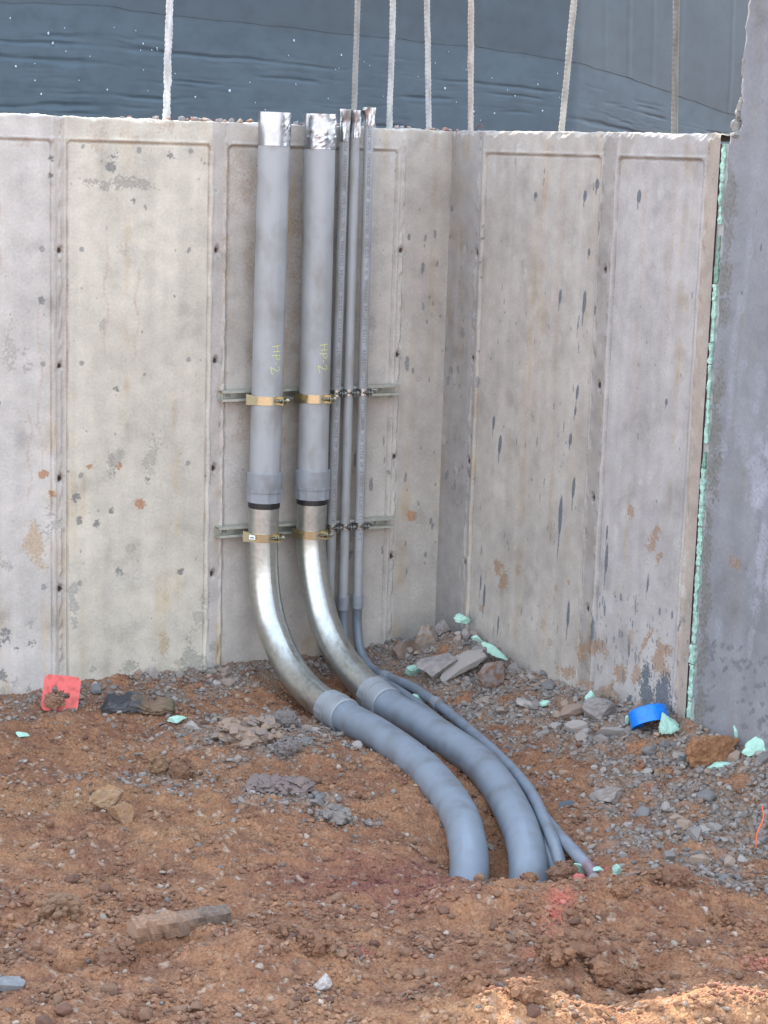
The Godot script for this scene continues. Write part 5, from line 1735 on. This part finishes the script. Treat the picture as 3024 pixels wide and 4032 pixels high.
	tag(cloth, "crumpled dirty cloth, charcoal and olive brown, lying by the wall foot", "cloth")
	# half buried tapering slab
	var sl := PackedVector3Array()
	var sc := PackedColorArray()
	var rings := 40
	for i in rings + 1:
		var f := i / float(rings)
		var hh := lerpf(0.030, 0.015, f) * (1.0 + 0.15 * nz.get_noise_1d(f * 5.0))
		var ww := lerpf(0.035, 0.022, f)
		var e := 0.85 if i == 0 or i == rings else 1.0
		var prof2 := [Vector2(-1, -1), Vector2(-1, 0.75), Vector2(-0.8, 1), Vector2(0.0, 1.04), Vector2(0.75, 1), Vector2(1, 0.7), Vector2(1, 0.0), Vector2(1, -1), Vector2(-1, -1)]
		for p in prof2:
			var jit := 1.0 + 0.36 * nz.get_noise_3d(p.x * 2.0, p.y * 2.0, f * 9.0)
			sl.append(Vector3((f - 0.5) * 0.26 + (0.012 * p.y if i == 0 else 0.0), p.y * hh * e * jit, p.x * ww * e * jit))
			var w := sstep(0.35, 0.75, f + 0.25 * nz.get_noise_3d(p.x * 2.0, p.y * 2.0, f * 6.0))
			sc.append(Color(0.33, 0.195, 0.125).lerp(Color(0.19, 0.135, 0.105), w))
	var sidx := grid_idx(9, rings + 1, false)
	for e in [0, rings]:
		var c := sl.size()
		sl.append(Vector3((-0.5 if e == 0 else 0.5) * 0.26, 0, 0))
		sc.append(sc[e * 9 + 3])
		for k in 8:
			if e == 0:
				sidx.append_array([c, e * 9 + k, e * 9 + k + 1])
			else:
				sidx.append_array([c, e * 9 + k + 1, e * 9 + k])
	var slab := part("broken_timber", mk(sl, PackedVector2Array(), sc, sidx, false), M.timber, self)
	slab.transform = Transform3D(Basis.from_euler(Vector3(0.05, 0.38, 0.07)), Vector3(-0.49, ground_y(-0.49, -4.62) + 0.012, -4.585))
	tag(slab, "tapering brown and grey broken slab half buried in the foreground soil", "slab")
	# orange wire poking out of the soil at the right
	var wpts := curve_points([Vector3(1.118, ground_y(1.118, -5.286) - 0.01, -5.286), Vector3(1.122, 0.075, -5.29), Vector3(1.138, 0.115, -5.30), Vector3(1.134, 0.150, -5.31)], 0.006)
	var ow := part("orange_wire", tube(wpts, 8, func(_s: float, _a: float) -> float: return 0.0022), M.orange_wire, self)
	tag(ow, "thin orange wire sticking up out of the rubble", "wire")
	# dry twigs at the wall foot
	for q in [[-0.66, -6.83, 0.5, 0.075, "longer curved dry twig among stones at the long wall's foot"], [-0.52, -6.97, -0.2, 0.06, "short dry twig against the wall just behind the steel elbow"], [-0.98, -6.60, 1.9, 0.05, "thin dark twig between the red plate and the crumpled cloth"]]:
		var p0 := Vector3(q[0], ground_y(q[0], q[1]) + 0.006, q[1])
		var dirv := Vector3(cos(q[2]), 0.45, -sin(q[2]) * 0.4)
		var tp := curve_points([p0, p0 + dirv * q[3] * 0.4 + Vector3(0, 0.006, 0), p0 + dirv * q[3] * 0.8, p0 + dirv * q[3] + Vector3(0.01, -0.01, 0)], 0.005)
		var tw := part("twig", tube(tp, 7, func(s: float, _a: float) -> float: return 0.0032 - s * 0.012), M.wire, self)
		tag(tw, q[4], "twig", "twigs at the wall foot")

# ------------------------------------------------------------------ scene
func _ready() -> void:
	var cam := Camera3D.new()
	cam.name = "camera"
	cam.fov = 30.20
	cam.near = 0.05
	cam.far = 300.0
	cam.transform = Transform3D(Basis(Vector3.RIGHT, -0.18777) * Basis(Vector3(0, 0, 1), 0.03036), Vector3(0, 2.0, 0))
	add_child(cam)
	cam.current = true
	var env := Environment.new()
	env.background_mode = Environment.BG_SKY
	var sky := Sky.new()
	var sm := ProceduralSkyMaterial.new()
	sm.sky_top_color = Color(0.60, 0.66, 0.735)
	sm.sky_horizon_color = Color(0.90, 0.89, 0.88)
	sm.sky_curve = 0.13
	sm.ground_bottom_color = Color(0.30, 0.22, 0.17)
	sm.ground_horizon_color = Color(0.60, 0.56, 0.52)
	sm.sky_energy_multiplier = 1.5
	sky.sky_material = sm
	env.sky = sky
	env.tonemap_mode = Environment.TONE_MAPPER_LINEAR
	env.tonemap_exposure = 2.7
	env.sdfgi_enabled = true
	env.ssao_enabled = true
	env.ssil_enabled = true
	var we := WorldEnvironment.new()
	we.name = "environment"
	we.environment = env
	add_child(we)
	var sun := DirectionalLight3D.new()
	sun.name = "sun"
	sun.light_color = Color(1.0, 0.95, 0.86)
	sun.light_energy = 1.5
	sun.light_angular_distance = 0.5
	sun.shadow_enabled = true
	add_child(sun)
	var el := deg_to_rad(33.5)
	var sd := Vector3(-0.45 * cos(el), sin(el), -0.89 * cos(el))
	sun.look_at_from_position(sd * 20.0, Vector3.ZERO)

	rng.seed = 20240
	na = noise(FastNoiseLite.TYPE_SIMPLEX_SMOOTH, 2.2, 3, 1)
	nb = noise(FastNoiseLite.TYPE_SIMPLEX_SMOOTH, 9.0, 4, 2)
	nc = noise(FastNoiseLite.TYPE_SIMPLEX_SMOOTH, 26.0, 3, 3)
	nd = noise(FastNoiseLite.TYPE_SIMPLEX_SMOOTH, 70.0, 2, 4)
	make_materials()
	make_ground()
	make_walls()
	make_sheets()
	make_conduits()
	make_channels()
	make_rebars()
	make_rocks()
	make_objects()
	make_debris_on_wall()
	make_gravel()
